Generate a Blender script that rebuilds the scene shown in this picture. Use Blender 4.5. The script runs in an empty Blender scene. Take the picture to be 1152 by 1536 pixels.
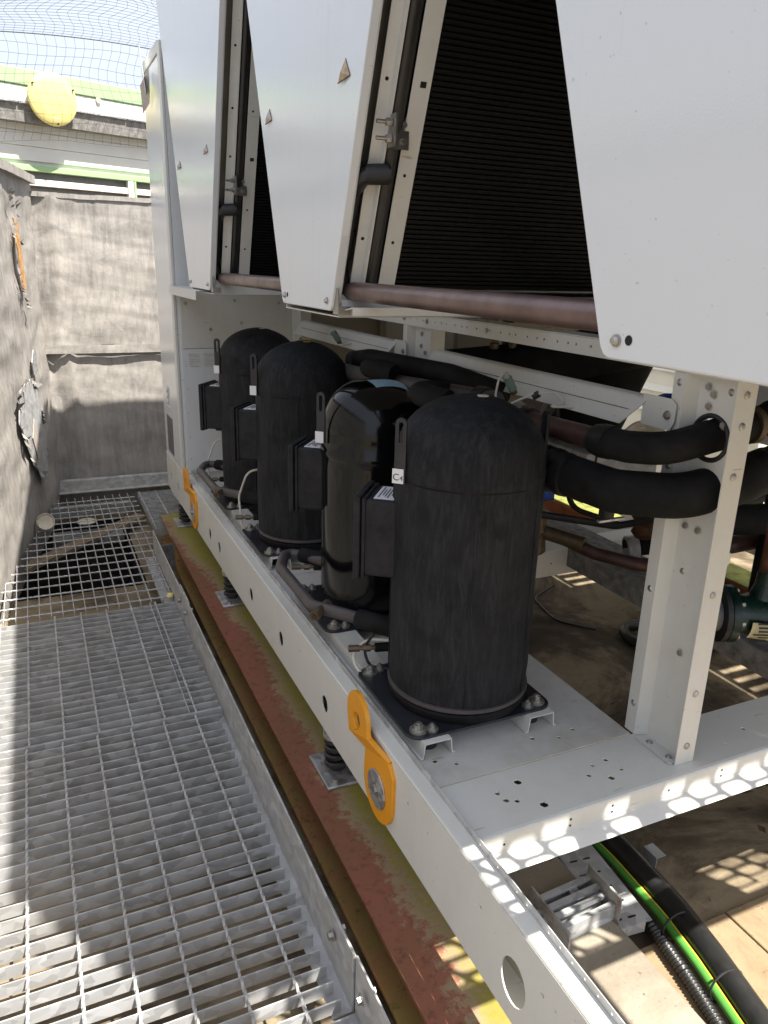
import bpy, bmesh, math, random
from mathutils import Vector, Matrix, noise
from mathutils.geometry import tessellate_polygon
random.seed(7)
PI = math.pi; R = math.radians
S = bpy.context.scene; COL = S.collection

# ------------------------------------------------------------ camera, world, sun, exposure
cam_d = bpy.data.cameras.new('camera'); cam = bpy.data.objects.new('camera', cam_d); COL.objects.link(cam)
yaw, pitch, roll = R(24.743), R(17.8465), R(1.544)
fw = Vector((math.sin(yaw)*math.cos(pitch), math.cos(yaw)*math.cos(pitch), -math.sin(pitch)))
rt = Vector((math.cos(yaw), -math.sin(yaw), 0)); up = rt.cross(fw)
rt2 = rt*math.cos(roll)+up*math.sin(roll); up2 = up*math.cos(roll)-rt*math.sin(roll)
cam.matrix_world = Matrix(((rt2.x, up2.x, -fw.x, 0), (rt2.y, up2.y, -fw.y, 0), (rt2.z, up2.z, -fw.z, 1.40), (0, 0, 0, 1)))
cam_d.sensor_fit = 'VERTICAL'; cam_d.sensor_height = 36; cam_d.sensor_width = 27
cam_d.lens = 1134.13/1536*36; cam_d.clip_start = .05; cam_d.clip_end = 2000
S.camera = cam
SUN_DIR = Vector((-.32, .46, -1.0))               # the way the light travels
elev = math.atan2(1.0, math.hypot(.32, .46))
az = math.atan2(.32, -.46)                         # where the sun stands, clockwise from +Y
w = bpy.data.worlds.new('World'); S.world = w; w.use_nodes = True
nt = w.node_tree; nt.nodes.clear()
sky = nt.nodes.new('ShaderNodeTexSky'); sky.sky_type = 'NISHITA'; sky.sun_disc = False
sky.sun_elevation = elev; sky.sun_rotation = az; sky.air_density = 1.0; sky.dust_density = 5.0; sky.ozone_density = .6
bg = nt.nodes.new('ShaderNodeBackground'); bg.inputs['Strength'].default_value = .075
wo = nt.nodes.new('ShaderNodeOutputWorld')
# thin high haze: the whole dome is milky, a little more so in drifting veils
tc = nt.nodes.new('ShaderNodeTexCoord'); vn = nt.nodes.new('ShaderNodeTexNoise'); vn.inputs['Scale'].default_value = 1.6; vn.inputs['Detail'].default_value = 5
nt.links.new(tc.outputs['Generated'], vn.inputs['Vector'])
mr = nt.nodes.new('ShaderNodeMapRange'); mr.inputs[1].default_value = .3; mr.inputs[2].default_value = .7; mr.inputs[3].default_value = .66; mr.inputs[4].default_value = .84
nt.links.new(vn.outputs[0], mr.inputs[0])
mx = nt.nodes.new('ShaderNodeMix'); mx.data_type = 'RGBA'; mx.inputs[7].default_value = (5.6, 6.05, 7.1, 1)
nt.links.new(mr.outputs[0], mx.inputs[0]); nt.links.new(sky.outputs[0], mx.inputs[6]); nt.links.new(mx.outputs[2], bg.inputs[0])
nt.links.new(bg.outputs[0], wo.inputs[0])
sd = bpy.data.lights.new('sun', 'SUN'); sun = bpy.data.objects.new('sun', sd); COL.objects.link(sun)
sd.energy = 5.0; sd.angle = R(.53); sd.color = (1, .94, .845)
sun.rotation_euler = SUN_DIR.to_track_quat('-Z', 'Y').to_euler(); sun.location = (3, -4, 9)
S.view_settings.view_transform = 'Standard'; S.view_settings.look = 'None'
S.view_settings.exposure = 1.36; S.view_settings.gamma = 1; S.view_settings.use_curve_mapping = False
S.cycles.max_bounces = 8; S.cycles.diffuse_bounces = 5; S.cycles.glossy_bounces = 4; S.cycles.sample_clamp_indirect = 6

# ------------------------------------------------------------ mesh helpers
def frame_from(d):
    d = Vector(d).normalized()
    a = Vector((0, 0, 1)) if abs(d.z) < .9 else Vector((1, 0, 0))
    u = a.cross(d).normalized(); return u, d.cross(u).normalized(), d

def fillet(pts, rad, seg=6):
    pts = [Vector(p) for p in pts]; out = [pts[0]]
    for i in range(1, len(pts)-1):
        a, b, c = pts[i-1], pts[i], pts[i+1]
        u = (a-b); v = (c-b); lu, lv = u.length, v.length; u /= lu; v /= lv
        ang = u.angle(v, PI)
        if ang > PI-.03: out.append(b); continue
        t = min(rad/math.tan(ang/2), lu*.49, lv*.49)
        p, q = b+u*t, b+v*t
        for k in range(seg+1):
            s = k/seg
            out.append(p*(1-s)**2+b*2*s*(1-s)+q*s*s)
    out.append(pts[-1]); return out

class MB:
    def __init__(s): s.v = []; s.f = []
    def add(s, vs, fs):
        o = len(s.v); s.v += [tuple(x) for x in vs]; s.f += [tuple(i+o for i in f) for f in fs]; return s
    def box(s, x0, x1, y0, y1, z0, z1):
        v = [(x, y, z) for z in (z0, z1) for y in (y0, y1) for x in (x0, x1)]
        return s.add(v, [(0,2,3,1), (4,5,7,6), (0,1,5,4), (2,6,7,3), (0,4,6,2), (1,3,7,5)])
    def obox(s, c, a, b, d):                        # centre and three half-vectors
        c, a, b, d = map(Vector, (c, a, b, d))
        v = [c+a*i+b*j+d*k for k in (-1, 1) for j in (-1, 1) for i in (-1, 1)]
        return s.add(v, [(0,2,3,1), (4,5,7,6), (0,1,5,4), (2,6,7,3), (0,4,6,2), (1,3,7,5)])
    def cyl(s, p0, p1, r, n=16, r1=None, caps=True):
        p0, p1 = Vector(p0), Vector(p1); r1 = r if r1 is None else r1
        u, v, d = frame_from(p1-p0); vs = []
        for p, q in ((p0, r), (p1, r1)):
            for k in range(n):
                t = 2*PI*k/n; vs.append(p+(u*math.cos(t)+v*math.sin(t))*q)
        fs = [(k, (k+1) % n, n+(k+1) % n, n+k) for k in range(n)]
        if caps: fs += [tuple(range(n-1, -1, -1)), tuple(range(n, 2*n))]
        return s.add(vs, fs)
    def tube(s, pts, r, n=12, caps=True):
        pts = [Vector(p) for p in pts]; m = len(pts); rs = r if isinstance(r, (list, tuple)) else [r]*m
        t0 = (pts[1]-pts[0]).normalized(); u, v, _ = frame_from(t0); vs = []
        for i, p in enumerate(pts):
            t = (pts[min(i+1, m-1)]-pts[max(i-1, 0)]).normalized()
            q = t0.rotation_difference(t); u = q @ u; v = q @ v; t0 = t
            for k in range(n):
                a = 2*PI*k/n; vs.append(p+(u*math.cos(a)+v*math.sin(a))*rs[i])
        fs = [(i*n+k, i*n+(k+1) % n, (i+1)*n+(k+1) % n, (i+1)*n+k) for i in range(m-1) for k in range(n)]
        if caps: fs += [tuple(range(n-1, -1, -1)), tuple(range((m-1)*n, m*n))]
        return s.add(vs, fs)
    def lathe(s, prof, c=(0, 0, 0), n=40, axis='z', mat=None):
        vs = []; m = len(prof); c = Vector(c)
        for r, z in prof:
            for k in range(n):
                a = 2*PI*k/n; p = Vector((r*math.cos(a), r*math.sin(a), z))
                if mat: p = mat @ p
                vs.append(c+p)
        fs = [(i*n+k, i*n+(k+1) % n, (i+1)*n+(k+1) % n, (i+1)*n+k) for i in range(m-1) for k in range(n)]
        if prof[0][0] > 1e-5: fs.append(tuple(range(n-1, -1, -1)))
        if prof[-1][0] > 1e-5: fs.append(tuple(range((m-1)*n, m*n)))
        return s.add(vs, fs)
    def plate(s, outer, holes, fr, th):             # flat sheet with holes; fr = (origin, u, v), thickness along u x v
        o, u, v = (Vector(x) for x in fr); n = u.cross(v).normalized()*th
        loops = [[Vector((p[0], p[1], 0)) for p in l] for l in [outer]+list(holes)]
        flat = [p for l in loops for p in l]; tri = tessellate_polygon(loops)
        N = len(flat); base = [o+u*p.x+v*p.y for p in flat]
        vs = base+[b+n for b in base]; fs = []
        for t in tri:
            a, b, c = (flat[i] for i in t)
            cr = (b-a).cross(c-a).z
            if abs(cr) < 1e-14: continue
            t = t if cr > 0 else (t[0], t[2], t[1])
            fs.append((t[0], t[2], t[1])); fs.append(tuple(i+N for i in t))
        k = 0
        for li, l in enumerate(loops):
            m = len(l); area = sum(l[i].x*l[(i+1) % m].y-l[(i+1) % m].x*l[i].y for i in range(m))
            ccw = (area > 0) == (li == 0)
            for i in range(m):
                a, b = k+i, k+(i+1) % m
                fs.append((a, b, b+N, a+N) if ccw else (b, a, a+N, b+N))
            k += m
        return s.add(vs, fs)
    def sheet(s, prof, d, th):                      # open profile of points, extruded by vector d, thickness th (bent sheet metal)
        prof = [Vector(p) for p in prof]; d = Vector(d); dn = d.normalized(); m = len(prof); nr = []
        for i in range(m):
            ns = []
            if i > 0: ns.append((prof[i]-prof[i-1]).normalized().cross(dn))
            if i < m-1: ns.append((prof[i+1]-prof[i]).normalized().cross(dn))
            q = sum(ns, Vector()).normalized(); nr.append(q*(th/max(.3, q.dot(ns[0]))))
        vs = [p for p in prof]+[p+q for p, q in zip(prof, nr)]
        vs = vs+[p+d for p in vs]; M = 2*m; fs = []
        for i in range(m-1):
            fs += [(i, i+1, i+1+M, i+M), (i+m+1, i+m, i+m+M, i+m+1+M), (i+1, i, i+m, i+m+1), (i+M, i+1+M, i+m+1+M, i+m+M)]
        fs += [(0, M, M+m, m), (m-1, 2*m-1, M+2*m-1, M+m-1)]
        return s.add(vs, fs)
    def mesh(s, name, mat, sharp=35):
        me = bpy.data.meshes.new(name); me.from_pydata(s.v, [], s.f)
        bm = bmesh.new(); bm.from_mesh(me); bmesh.ops.recalc_face_normals(bm, faces=bm.faces); bm.to_mesh(me); bm.free()
        if mat: me.materials.append(mat)
        me.shade_smooth(); me.set_sharp_from_angle(angle=R(sharp)); return me

def circ(x, y, r, n=12, ry=None):
    ry = r if ry is None else ry
    return [(x+r*math.cos(2*PI*k/n), y+ry*math.sin(2*PI*k/n)) for k in range(n)]
def rrect(x0, x1, y0, y1, r, n=4):
    o = []
    for cx, cy, a in ((x1-r, y1-r, 0), (x0+r, y1-r, 90), (x0+r, y0+r, 180), (x1-r, y0+r, 270)):
        for k in range(n+1): t = R(a+90*k/n); o.append((cx+r*math.cos(t), cy+r*math.sin(t)))
    return o
def rect(x0, x1, y0, y1): return [(x0, y0), (x1, y0), (x1, y1), (x0, y1)]

# ------------------------------------------------------------ object helpers
def thing(name, label, cat, loc=(0, 0, 0), rz=0, group=None):
    o = bpy.data.objects.new(name, None); COL.objects.link(o); o.location = loc; o.rotation_euler = (0, 0, rz)
    o.empty_display_size = .1
    o['label'] = label; o['category'] = cat
    if group: o['group'] = group
    return o
def root_of(o):
    while o.parent: o = o.parent
    return o
def part(name, mb, mat, parent=None, bevel=0, local=False, sharp=35, label=None, kind=None, seg=2):
    me = mb if isinstance(mb, bpy.types.Mesh) else mb.mesh(name, mat, sharp)
    o = bpy.data.objects.new(name, me); COL.objects.link(o)
    if parent:
        o.parent = parent
        if not local and not parent.parent: o.location = -parent.location
    if bevel:
        b = o.modifiers.new('bevel', 'BEVEL'); b.width = bevel; b.segments = seg; b.limit_method = 'ANGLE'; b.angle_limit = R(40)
        b.harden_normals = False
    if label: o['label'] = label
    if kind: o['kind'] = kind
    return o
def put(name, me, parent, loc, rot=None, scale=None):   # shared-mesh piece placed in world terms under an unrotated parent
    o = bpy.data.objects.new(name, me); COL.objects.link(o); o.parent = parent
    loc = Vector(loc); o.location = loc-(root_of(parent).location if not parent.parent else Vector())
    if parent.parent: o.location = loc-root_of(parent).location-parent.location
    if rot is not None: o.rotation_euler = rot if not hasattr(rot, 'to_euler') else rot.to_euler()
    if scale: o.scale = scale
    return o
def single(name, mb, mat, label, cat, group=None, bevel=0, sharp=35):
    o = part(name, mb, mat, None, bevel, sharp=sharp); o['label'] = label; o['category'] = cat
    if group: o['group'] = group
    return o
def struct(name, mb, mat, bevel=0, parent=None):
    o = part(name, mb, mat, parent, bevel); o['kind'] = 'structure'; return o
def copy_tree(o, parent=None, **props):
    c = o.copy(); COL.objects.link(c); c.parent = parent
    for k, v in props.items(): c[k] = v
    for ch in list(o.children): copy_tree(ch, c)
    return c

# ------------------------------------------------------------ materials
def NT(name):
    m = bpy.data.materials.new(name); m.use_nodes = True; n = m.node_tree; n.nodes.clear()
    out = n.nodes.new('ShaderNodeOutputMaterial'); b = n.nodes.new('ShaderNodeBsdfPrincipled'); n.links.new(b.outputs[0], out.inputs[0])
    return m, n, b
class G:
    """tiny node-graph helper"""
    def __init__(s, name): s.m, s.t, s.b = NT(name); s.geo = s.t.nodes.new('ShaderNodeNewGeometry').outputs['Position']
    def L(s, a, b): s.t.links.new(a, b)
    def val(s, sock, x):
        if hasattr(x, 'node'): s.L(x, sock)
        else: sock.default_value = x
    def mapv(s, scale=(1, 1, 1), rot=(0, 0, 0), src=None):
        m = s.t.nodes.new('ShaderNodeMapping'); m.inputs['Scale'].default_value = scale; m.inputs['Rotation'].default_value = rot
        s.L(src or s.geo, m.inputs[0]); return m.outputs[0]
    def noise(s, sc, det=6, rough=.6, vec=None, dist=0, out='Fac'):
        n = s.t.nodes.new('ShaderNodeTexNoise'); n.inputs['Scale'].default_value = sc; n.inputs['Detail'].default_value = det
        n.inputs['Roughness'].default_value = rough; n.inputs['Distortion'].default_value = dist
        s.L(vec or s.geo, n.inputs['Vector']); return n.outputs[out]
    def vor(s, sc, vec=None, feat='F1', out='Distance', rnd=1):
        n = s.t.nodes.new('ShaderNodeTexVoronoi'); n.feature = feat; n.inputs['Scale'].default_value = sc; n.inputs['Randomness'].default_value = rnd
        s.L(vec or s.geo, n.inputs['Vector']); return n.outputs[out]
    def ramp(s, f, stops, interp='LINEAR'):
        n = s.t.nodes.new('ShaderNodeValToRGB'); c = n.color_ramp; c.interpolation = interp
        while len(c.elements) < len(stops): c.elements.new(.5)
        for e, (p, col) in zip(c.elements, stops):
            e.position = p; e.color = (col, col, col, 1) if isinstance(col, (int, float)) else (*col, 1)
        s.L(f, n.inputs[0]); return n.outputs[0]
    def mix(s, f, a, b, mode='MIX'):
        n = s.t.nodes.new('ShaderNodeMix'); n.data_type = 'RGBA'; n.blend_type = mode
        s.val(n.inputs[0], f)
        for i, x in ((6, a), (7, b)):
            if hasattr(x, 'node'): s.L(x, n.inputs[i])
            else: n.inputs[i].default_value = (*x, 1)
        return n.outputs[2]
    def math(s, op, a, b=0, clamp=False):
        n = s.t.nodes.new('ShaderNodeMath'); n.operation = op; n.use_clamp = clamp; s.val(n.inputs[0], a); s.val(n.inputs[1], b); return n.outputs[0]
    def sep(s, v=None):
        n = s.t.nodes.new('ShaderNodeSeparateXYZ'); s.L(v or s.geo, n.inputs[0]); return n.outputs
    def rnd(s):
        return s.t.nodes.new('ShaderNodeObjectInfo').outputs['Random']
    def bump(s, h, strength=.3, dist=.005, prev=None):
        n = s.t.nodes.new('ShaderNodeBump'); n.inputs['Strength'].default_value = strength; n.inputs['Distance'].default_value = dist
        s.L(h, n.inputs['Height'])
        if prev: s.L(prev, n.inputs['Normal'])
        return n.outputs[0]
    def fin(s, col, rough=.5, metal=0, normal=None, spec=None, coat=None):
        b = s.b
        if hasattr(col, 'node'): s.L(col, b.inputs['Base Color'])
        else: b.inputs['Base Color'].default_value = (*col, 1)
        s.val(b.inputs['Roughness'], rough); s.val(b.inputs['Metallic'], metal)
        if normal: s.L(normal, b.inputs['Normal'])
        if spec is not None: b.inputs['Specular IOR Level'].default_value = spec
        if coat: b.inputs['Coat Weight'].default_value = coat[0]; b.inputs['Coat Roughness'].default_value = coat[1]
        return s.m

def simple(name, c, rough=.5, metal=0, var=.15, sc=14, bump=0, bsc=200, spec=None):
    g = G(name); n = g.noise(sc, 6, .65)
    lo = tuple(x*(1-var) for x in c); hi = tuple(min(1, x*(1+var)) for x in c)
    col = g.mix(g.ramp(n, [(.3, 0), (.7, 1)]), lo, hi)
    r = g.ramp(g.noise(sc*2.3, 4), [(.3, max(0, rough-.08)), (.75, min(1, rough+.1))])
    nb = g.bump(g.noise(bsc, 3), bump, .002) if bump else None
    return g.fin(col, r, metal, nb, spec)

def paint(name, c, rough, bumpS, dirt=.12):
    g = G(name)
    streak = g.noise(5, 6, .7, g.mapv((6, 6, .8)))
    col = g.mix(g.ramp(streak, [(.45, 0), (.8, dirt)]), c, tuple(x*.62 for x in (c[0], c[1]*.96, c[2]*.85)))
    speck = g.ramp(g.noise(190, 2, .5), [(.74, 0), (.79, dirt)])
    col = g.mix(speck, col, (.22, .19, .15))
    r = g.ramp(g.noise(2.2, 1, .3), [(.3, rough-.03), (.75, rough+.06)])
    sc_ = g.ramp(g.noise(1, 2, .4, g.mapv((14, 90, 120), (.3, .2, .5))), [(.735, 0), (.76, .55)])
    if dirt <= .02:                                     # faint rain runs and handling marks
        runs = g.ramp(g.noise(1, 5, .6, g.mapv((26, 26, 1.1))), [(.57, 0), (.75, .16)])
        col = g.mix(runs, col, (.50, .50, .46)); col = g.mix(g.ramp(g.noise(2.3, 5, .7), [(.58, 0), (.78, .14)]), col, (.48, .47, .43)); col = g.mix(sc_, col, (.45, .44, .42))
    if dirt > .02:
        grime = g.ramp(g.noise(3.1, 8, .72), [(.50, 0), (.78, dirt*1.6)])
        col = g.mix(grime, col, (.30, .27, .21)); col = g.mix(sc_, col, (.25, .235, .21))
    return g.fin(col, r, 0, g.bump(g.noise(330, 1, .4), bumpS, .0012, g.bump(g.noise(2.4, 2, .4), .12, .02)), .5)
M = {}
M['white'] = paint('white_powder_coat', (.625, .625, .59), .42, .10)
M['panel'] = paint('textured_white_panel', (.68, .705, .72), .17, .15, .0)
M['deck'] = paint('dusty_white_sheet', (.56, .555, .53), .48, .10, .35)
def galv(name, c=(.42, .43, .44), metal=.12, sc=34, rust=.0):
    g = G(name); cell = g.vor(sc, g.mapv((1, 1, 1.4)), out='Color')
    f = g.sep(cell)[0]
    col = g.mix(f, tuple(x*.78 for x in c), tuple(min(1, x*1.22) for x in c))
    stain = g.ramp(g.noise(4.5, 7, .7), [(.42, 0), (.75, .55)])
    col = g.mix(stain, col, (.30, .275, .235))
    if rust:
        col = g.mix(g.ramp(g.noise(6, 8, .75), [(.56, 0), (.68, rust)]), col, (.20, .075, .025))
    r = g.math('ADD', g.math('MULTIPLY', f, .18), .38)
    return g.fin(col, r, metal, g.bump(g.noise(60, 4), .08, .002))
M['galv'] = galv('galvanised_steel'); M['galv_rust'] = galv('rust_stained_galvanised_steel', (.42, .42, .41), .1, 30, .9)
M['zinc'] = galv('bright_zinc_plate', (.55, .56, .58), .8, 60)
M['bolt'] = simple('zinc_bolt', (.42, .41, .38), .38, .85, .25, 60)
M['stainless'] = simple('brushed_stainless', (.36, .35, .33), .34, .9, .2, 7)
M['dark_hole'] = simple('dark_gap', (.012, .012, .012), .9)
M['rubber'] = simple('black_rubber', (.014, .014, .015), .55, 0, .3, 30, .1, 90)
M['spring'] = simple('black_coated_spring', (.018, .018, .018), .42, 0, .35, 40)
g_ = G('orange_enamel'); ch_ = g_.ramp(g_.noise(38, 7, .8), [(.66, 0), (.69, 1)]); du_ = g_.ramp(g_.noise(9, 6, .7), [(.45, 0), (.8, .35)])
M['orange'] = g_.fin(g_.mix(ch_, g_.mix(du_, (.76, .32, .012), (.50, .26, .06)), (.20, .15, .10)), g_.ramp(g_.noise(20), [(.3, .3), (.7, .5)]), 0, g_.bump(g_.noise(90, 4), .08, .002))
M['brass'] = simple('aged_brass', (.13, .10, .065), .45, .6, .3, 50)
M['copper'] = simple('oxidised_copper_pipe', (.085, .048, .042), .42, .45, .4, 16, .05, 80)
M['copper_grey'] = simple('painted_grey_brown_pipe', (.072, .062, .062), .5, .1, .18, 18, .06, 150)
M['silver_pipe'] = simple('weathered_copper_header', (.17, .115, .105), .36, .6, .35, 9)
M['foam'] = simple('black_foam_insulation', (.012, .012, .0125), .72, 0, .45, 12, .3, 70, spec=.14)
M['foam_strap'] = simple('black_tape', (.010, .010, .011), .45, 0, .3, 30)
M['black_plastic'] = simple('dusty_black_plastic', (.020, .020, .022), .55, 0, .4, 22, .2, 160, spec=.2)
M['black_plate'] = simple('black_painted_plate', (.018, .019, .024), .38, 0, .45, 14, .1, 120)
M['label_white'] = simple('white_label', (.72, .72, .74), .5, 0, .05)
M['ink'] = simple('black_ink', (.01, .01, .01), .6)
M['fin'] = simple('black_fin_coil', (.002, .0022, .003), .6, .2, .6, 40)
g_ = G('black_coil_tube'); glint = g_.ramp(g_.noise(1, 5, .75, g_.mapv((9, 60, 60))), [(.60, 0), (.74, .7)])  # pale flecks in the colour stand in for glints off bent fins
M['tubes'] = g_.fin(g_.mix(glint, (.0026, .003, .0045), (.022, .023, .026)), .5, 0, None, .2)
M['wire'] = simple('ivory_cable', (.55, .53, .47), .5)
M['yellow'] = simple('yellow_plastic_cover', (.74, .63, .24), .45, 0, .04, 6)
M['green_trim'] = simple('light_green_trim', (.34, .52, .27), .45, 0, .05, 5)
M['cladding'] = simple('cream_white_cladding', (.70, .70, .66), .5, 0, .06, 4)
M['gutter'] = simple('dark_grey_gutter', (.20, .195, .185), .8, .1, .5, 30, .3, 60)
M['slat_cream'] = simple('cream_slat', (.66, .60, .52), .6, 0, .08, 5)
M['slat_dark'] = simple('grey_recess', (.13, .13, .13), .7)
M['net'] = simple('dark_net_string', (.05, .05, .05), .8)
M['beige'] = paint('beige_inner_panel', (.40, .365, .29), .5, .08, .2)
M['blue'] = simple('blue_plastic', (.01, .06, .35), .4)
M['green_pump'] = simple('dark_green_pump_paint', (.004, .022, .016), .3, 0, .3, 20)
M['red_plastic'] = simple('red_plastic', (.4, .02, .015), .45)
M['paper'] = simple('cream_label', (.62, .54, .32), .6)
M['jade'] = simple('grey_green_sensor', (.16, .24, .2), .5)
M['sheath_green'] = simple('green_yellow_earth_wire', (.075, .27, .045), .45, 0, .1)
M['sheath_yellow'] = simple('yellow_stripe', (.55, .45, .05), .45)
M['cable_black'] = simple('black_cable_sheath', (.018, .018, .018), .36, 0, .3, 20)
M['wood'] = simple('weathered_timber', (.25, .19, .12), .8, 0, .3, 25, .3, 60)
M['cap'] = simple('cream_plastic_cap', (.60, .54, .43), .55, 0, .12, 20)
M['felt'] = simple('pinkish_grey_felt', (.44, .39, .35), .9, 0, .1, 30)
M['rusty_pipe'] = simple('rusty_pipe', (.13, .055, .03), .75, .2, .6, 20, .3, 60)
M['coloured_label'] = simple('blue_white_label', (.35, .55, .72), .4, 0, .2, 120)

def jacket():
    g = G('dusty_black_jacket')
    base = g.mix(g.ramp(g.noise(9, 6, .7), [(.3, 0), (.75, 1)]), (.011, .0115, .0135), (.021, .022, .025))
    st = g.noise(1, 8, .75, g.mapv((60, 60, 9)), 1.0)
    base = g.mix(g.ramp(st, [(.46, 0), (.78, .5)]), base, (.062, .064, .067))
    sp = g.ramp(g.noise(1, 5, .7, g.mapv((60, 60, 14))), [(.61, 0), (.67, .75)])
    base = g.mix(sp, base, (.010, .010, .011))
    blot = g.ramp(g.vor(7.5), [(.09, .7), (.2, 0)])
    base = g.mix(blot, base, (.012, .012, .013))
    h = g.noise(22, 6, .65)
    return g.fin(base, g.ramp(g.noise(12), [(.3, .55), (.7, .75)]), 0, g.bump(h, .25, .006), .14)
M['jacket'] = jacket()
def gloss():
    g = G('gloss_black_shell')
    d = g.ramp(g.noise(1, 7, .7, g.mapv((30, 30, 4))), [(.5, 0), (.8, .5)])
    col = g.mix(d, (.003, .0034, .0044), (.010, .010, .010))
    return g.fin(col, g.ramp(g.noise(6, 5), [(.35, .08), (.8, .2)]), 0, None, .38)
M['gloss'] = gloss()

def ibeam():
    g = G('rust_red_mossy_steel'); x, y, z = g.sep()
    red = g.mix(g.ramp(g.noise(7, 8, .7), [(.35, 0), (.7, 1)]), (.25, .092, .060), (.19, .095, .048))
    red = g.mix(g.ramp(g.noise(38, 6, .8), [(.52, 0), (.66, .75)]), red, (.085, .040, .02))
    pink = g.ramp(g.noise(6.3, 7, .8, g.mapv((1, .8, 1))), [(.6, 0), (.66, .8)])
    red = g.mix(pink, red, (.30, .085, .075))
    moss = g.mix(g.noise(30, 6, .75), (.33, .30, .055), (.17, .165, .03))
    grey = g.mix(g.noise(90, 3), (.36, .31, .19), (.24, .205, .12))
    e = g.math('ADD', g.math('MULTIPLY', g.math('SUBTRACT', x, .612), 11), g.math('ADD', g.math('MULTIPLY', g.math('SUBTRACT', g.noise(3.2, 4, .6), .5), 2.2), g.math('MULTIPLY', g.math('SUBTRACT', g.noise(45, 8, .8), .5), 2.6)))
    far = g.math('MULTIPLY', g.math('SUBTRACT', y, 2.6), .55)
    e = g.math('ADD', e, g.math('MAXIMUM', far, 0))
    c = g.mix(g.ramp(e, [(.0, 0), (.3, .75), (.6, .6), (.9, .3)]), red, grey)
    c = g.mix(g.ramp(g.math('ADD', e, g.math('MULTIPLY', g.math('SUBTRACT', g.noise(70, 4), .5), .6)), [(.30, 0), (.85, .9)]), c, moss)
    low = g.ramp(z, [(0, 1), (.012, 0)])               # the lower flange holds damp soil and algae of its own
    wet = g.mix(g.ramp(g.noise(6, 8, .7), [(.38, 0), (.62, 1)]), (.36, .17, .075), (.28, .21, .06))
    wet = g.mix(g.ramp(g.noise(26, 6, .75), [(.55, 0), (.7, .8)]), wet, (.055, .035, .012))
    c = g.mix(low, c, wet)
    return g.fin(c, .82, 0, g.bump(g.noise(55, 8, .75), .35, .004), .3)
M['ibeam'] = ibeam()

def membrane():
    g = G('weathered_roofing_membrane')
    a = g.noise(1, 9, .72, g.mapv((3.2, 3.2, 1.3)), 1.2)
    c = g.mix(g.ramp(a, [(.3, 0), (.72, 1)]), (.19, .182, .175), (.37, .35, .325))
    s = g.noise(1, 8, .75, g.mapv((38, 38, 5)))
    c = g.mix(g.ramp(s, [(.40, 0), (.72, .75)]), c, (.43, .40, .365))
    h = g.noise(1, 8, .75, g.mapv((5, 5, 9)), 1.6)
    c = g.mix(g.ramp(h, [(.52, 0), (.74, .45)]), c, (.13, .125, .12))
    c = g.mix(g.ramp(g.noise(13, 5, .8), [(.69, 0), (.74, .7)]), c, (.46, .44, .41))
    b = g.bump(g.noise(1, 5, .6, g.mapv((9, 9, 7)), 1.2), .35, .010)
    b = g.bump(g.noise(70, 4), .25, .003, b)
    return g.fin(c, .78, 0, b, .35)
M['membrane'] = membrane()

def concrete(name, a, b2, stain=(.035, .025, .017), sc=1.0, amt=.95):
    g = G(name)
    c = g.mix(g.ramp(g.noise(5*sc, 9, .7), [(.3, 0), (.7, 1)]), a, b2)
    br = g.noise(1.7*sc, 8, .68, dist=.6)
    c = g.mix(g.ramp(br, [(.46, 0), (.56, amt*.75), (.68, amt)]), c, stain)
    c = g.mix(g.ramp(g.noise(60, 4, .7), [(.62, 0), (.7, .6)]), c, tuple(x*.3 for x in a))
    c = g.mix(g.ramp(g.vor(26), [(.04, .8), (.10, 0)]), c, (.05, .045, .03))
    bb = g.bump(g.noise(34, 8, .75), .5, .006)
    return g.fin(c, .9, 0, bb, .25)
M['ground'] = concrete('stained_tan_roof_slab', (.22, .175, .115), (.29, .235, .155))
M['plinth'] = concrete('pale_concrete_plinth', (.27, .24, .185), (.33, .295, .235), (.15, .12, .09), 1.4, .5)
M['pit'] = concrete('dark_shaded_pit', (.05, .045, .04), (.07, .062, .055), (.03, .027, .025))  # dark tone puts the shade of the deep void into the colour
M['tile'] = concrete('reddish_tan_tile', (.27, .20, .12), (.31, .235, .145), (.16, .10, .06), 2.2, .5)
M['litter'] = simple('dead_leaf_litter', (.075, .042, .024), .9, 0, .6, 60)
# ============================================================ SETTING
GZ = -.16                                              # level of the roof slab under the grating
def flat(x0, x1, y0, y1, z): return MB().add([(x0, y0, z), (x1, y0, z), (x1, y1, z), (x0, y1, z)], [(0, 1, 2, 3)])
PX0, PX1, PY0, PY1 = -.34, .40, 3.72, 4.86              # the open pit below the far grating
g = MB()
for a in ((-60, PX0, -60, 60), (PX1, 60, -60, 60), (PX0, PX1, -60, PY0), (PX0, PX1, PY1, 60)):
    g.add([(a[0], a[2], GZ), (a[1], a[2], GZ), (a[1], a[3], GZ), (a[0], a[3], GZ)], [(0, 1, 2, 3)])
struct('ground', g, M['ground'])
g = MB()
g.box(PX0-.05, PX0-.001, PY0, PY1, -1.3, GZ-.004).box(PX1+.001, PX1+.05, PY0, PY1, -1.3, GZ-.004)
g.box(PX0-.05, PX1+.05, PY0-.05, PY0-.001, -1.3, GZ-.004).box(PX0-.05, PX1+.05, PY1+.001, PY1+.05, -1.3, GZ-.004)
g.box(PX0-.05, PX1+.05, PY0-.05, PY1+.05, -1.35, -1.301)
struct('pit_terrain', g, M['pit'])
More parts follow.
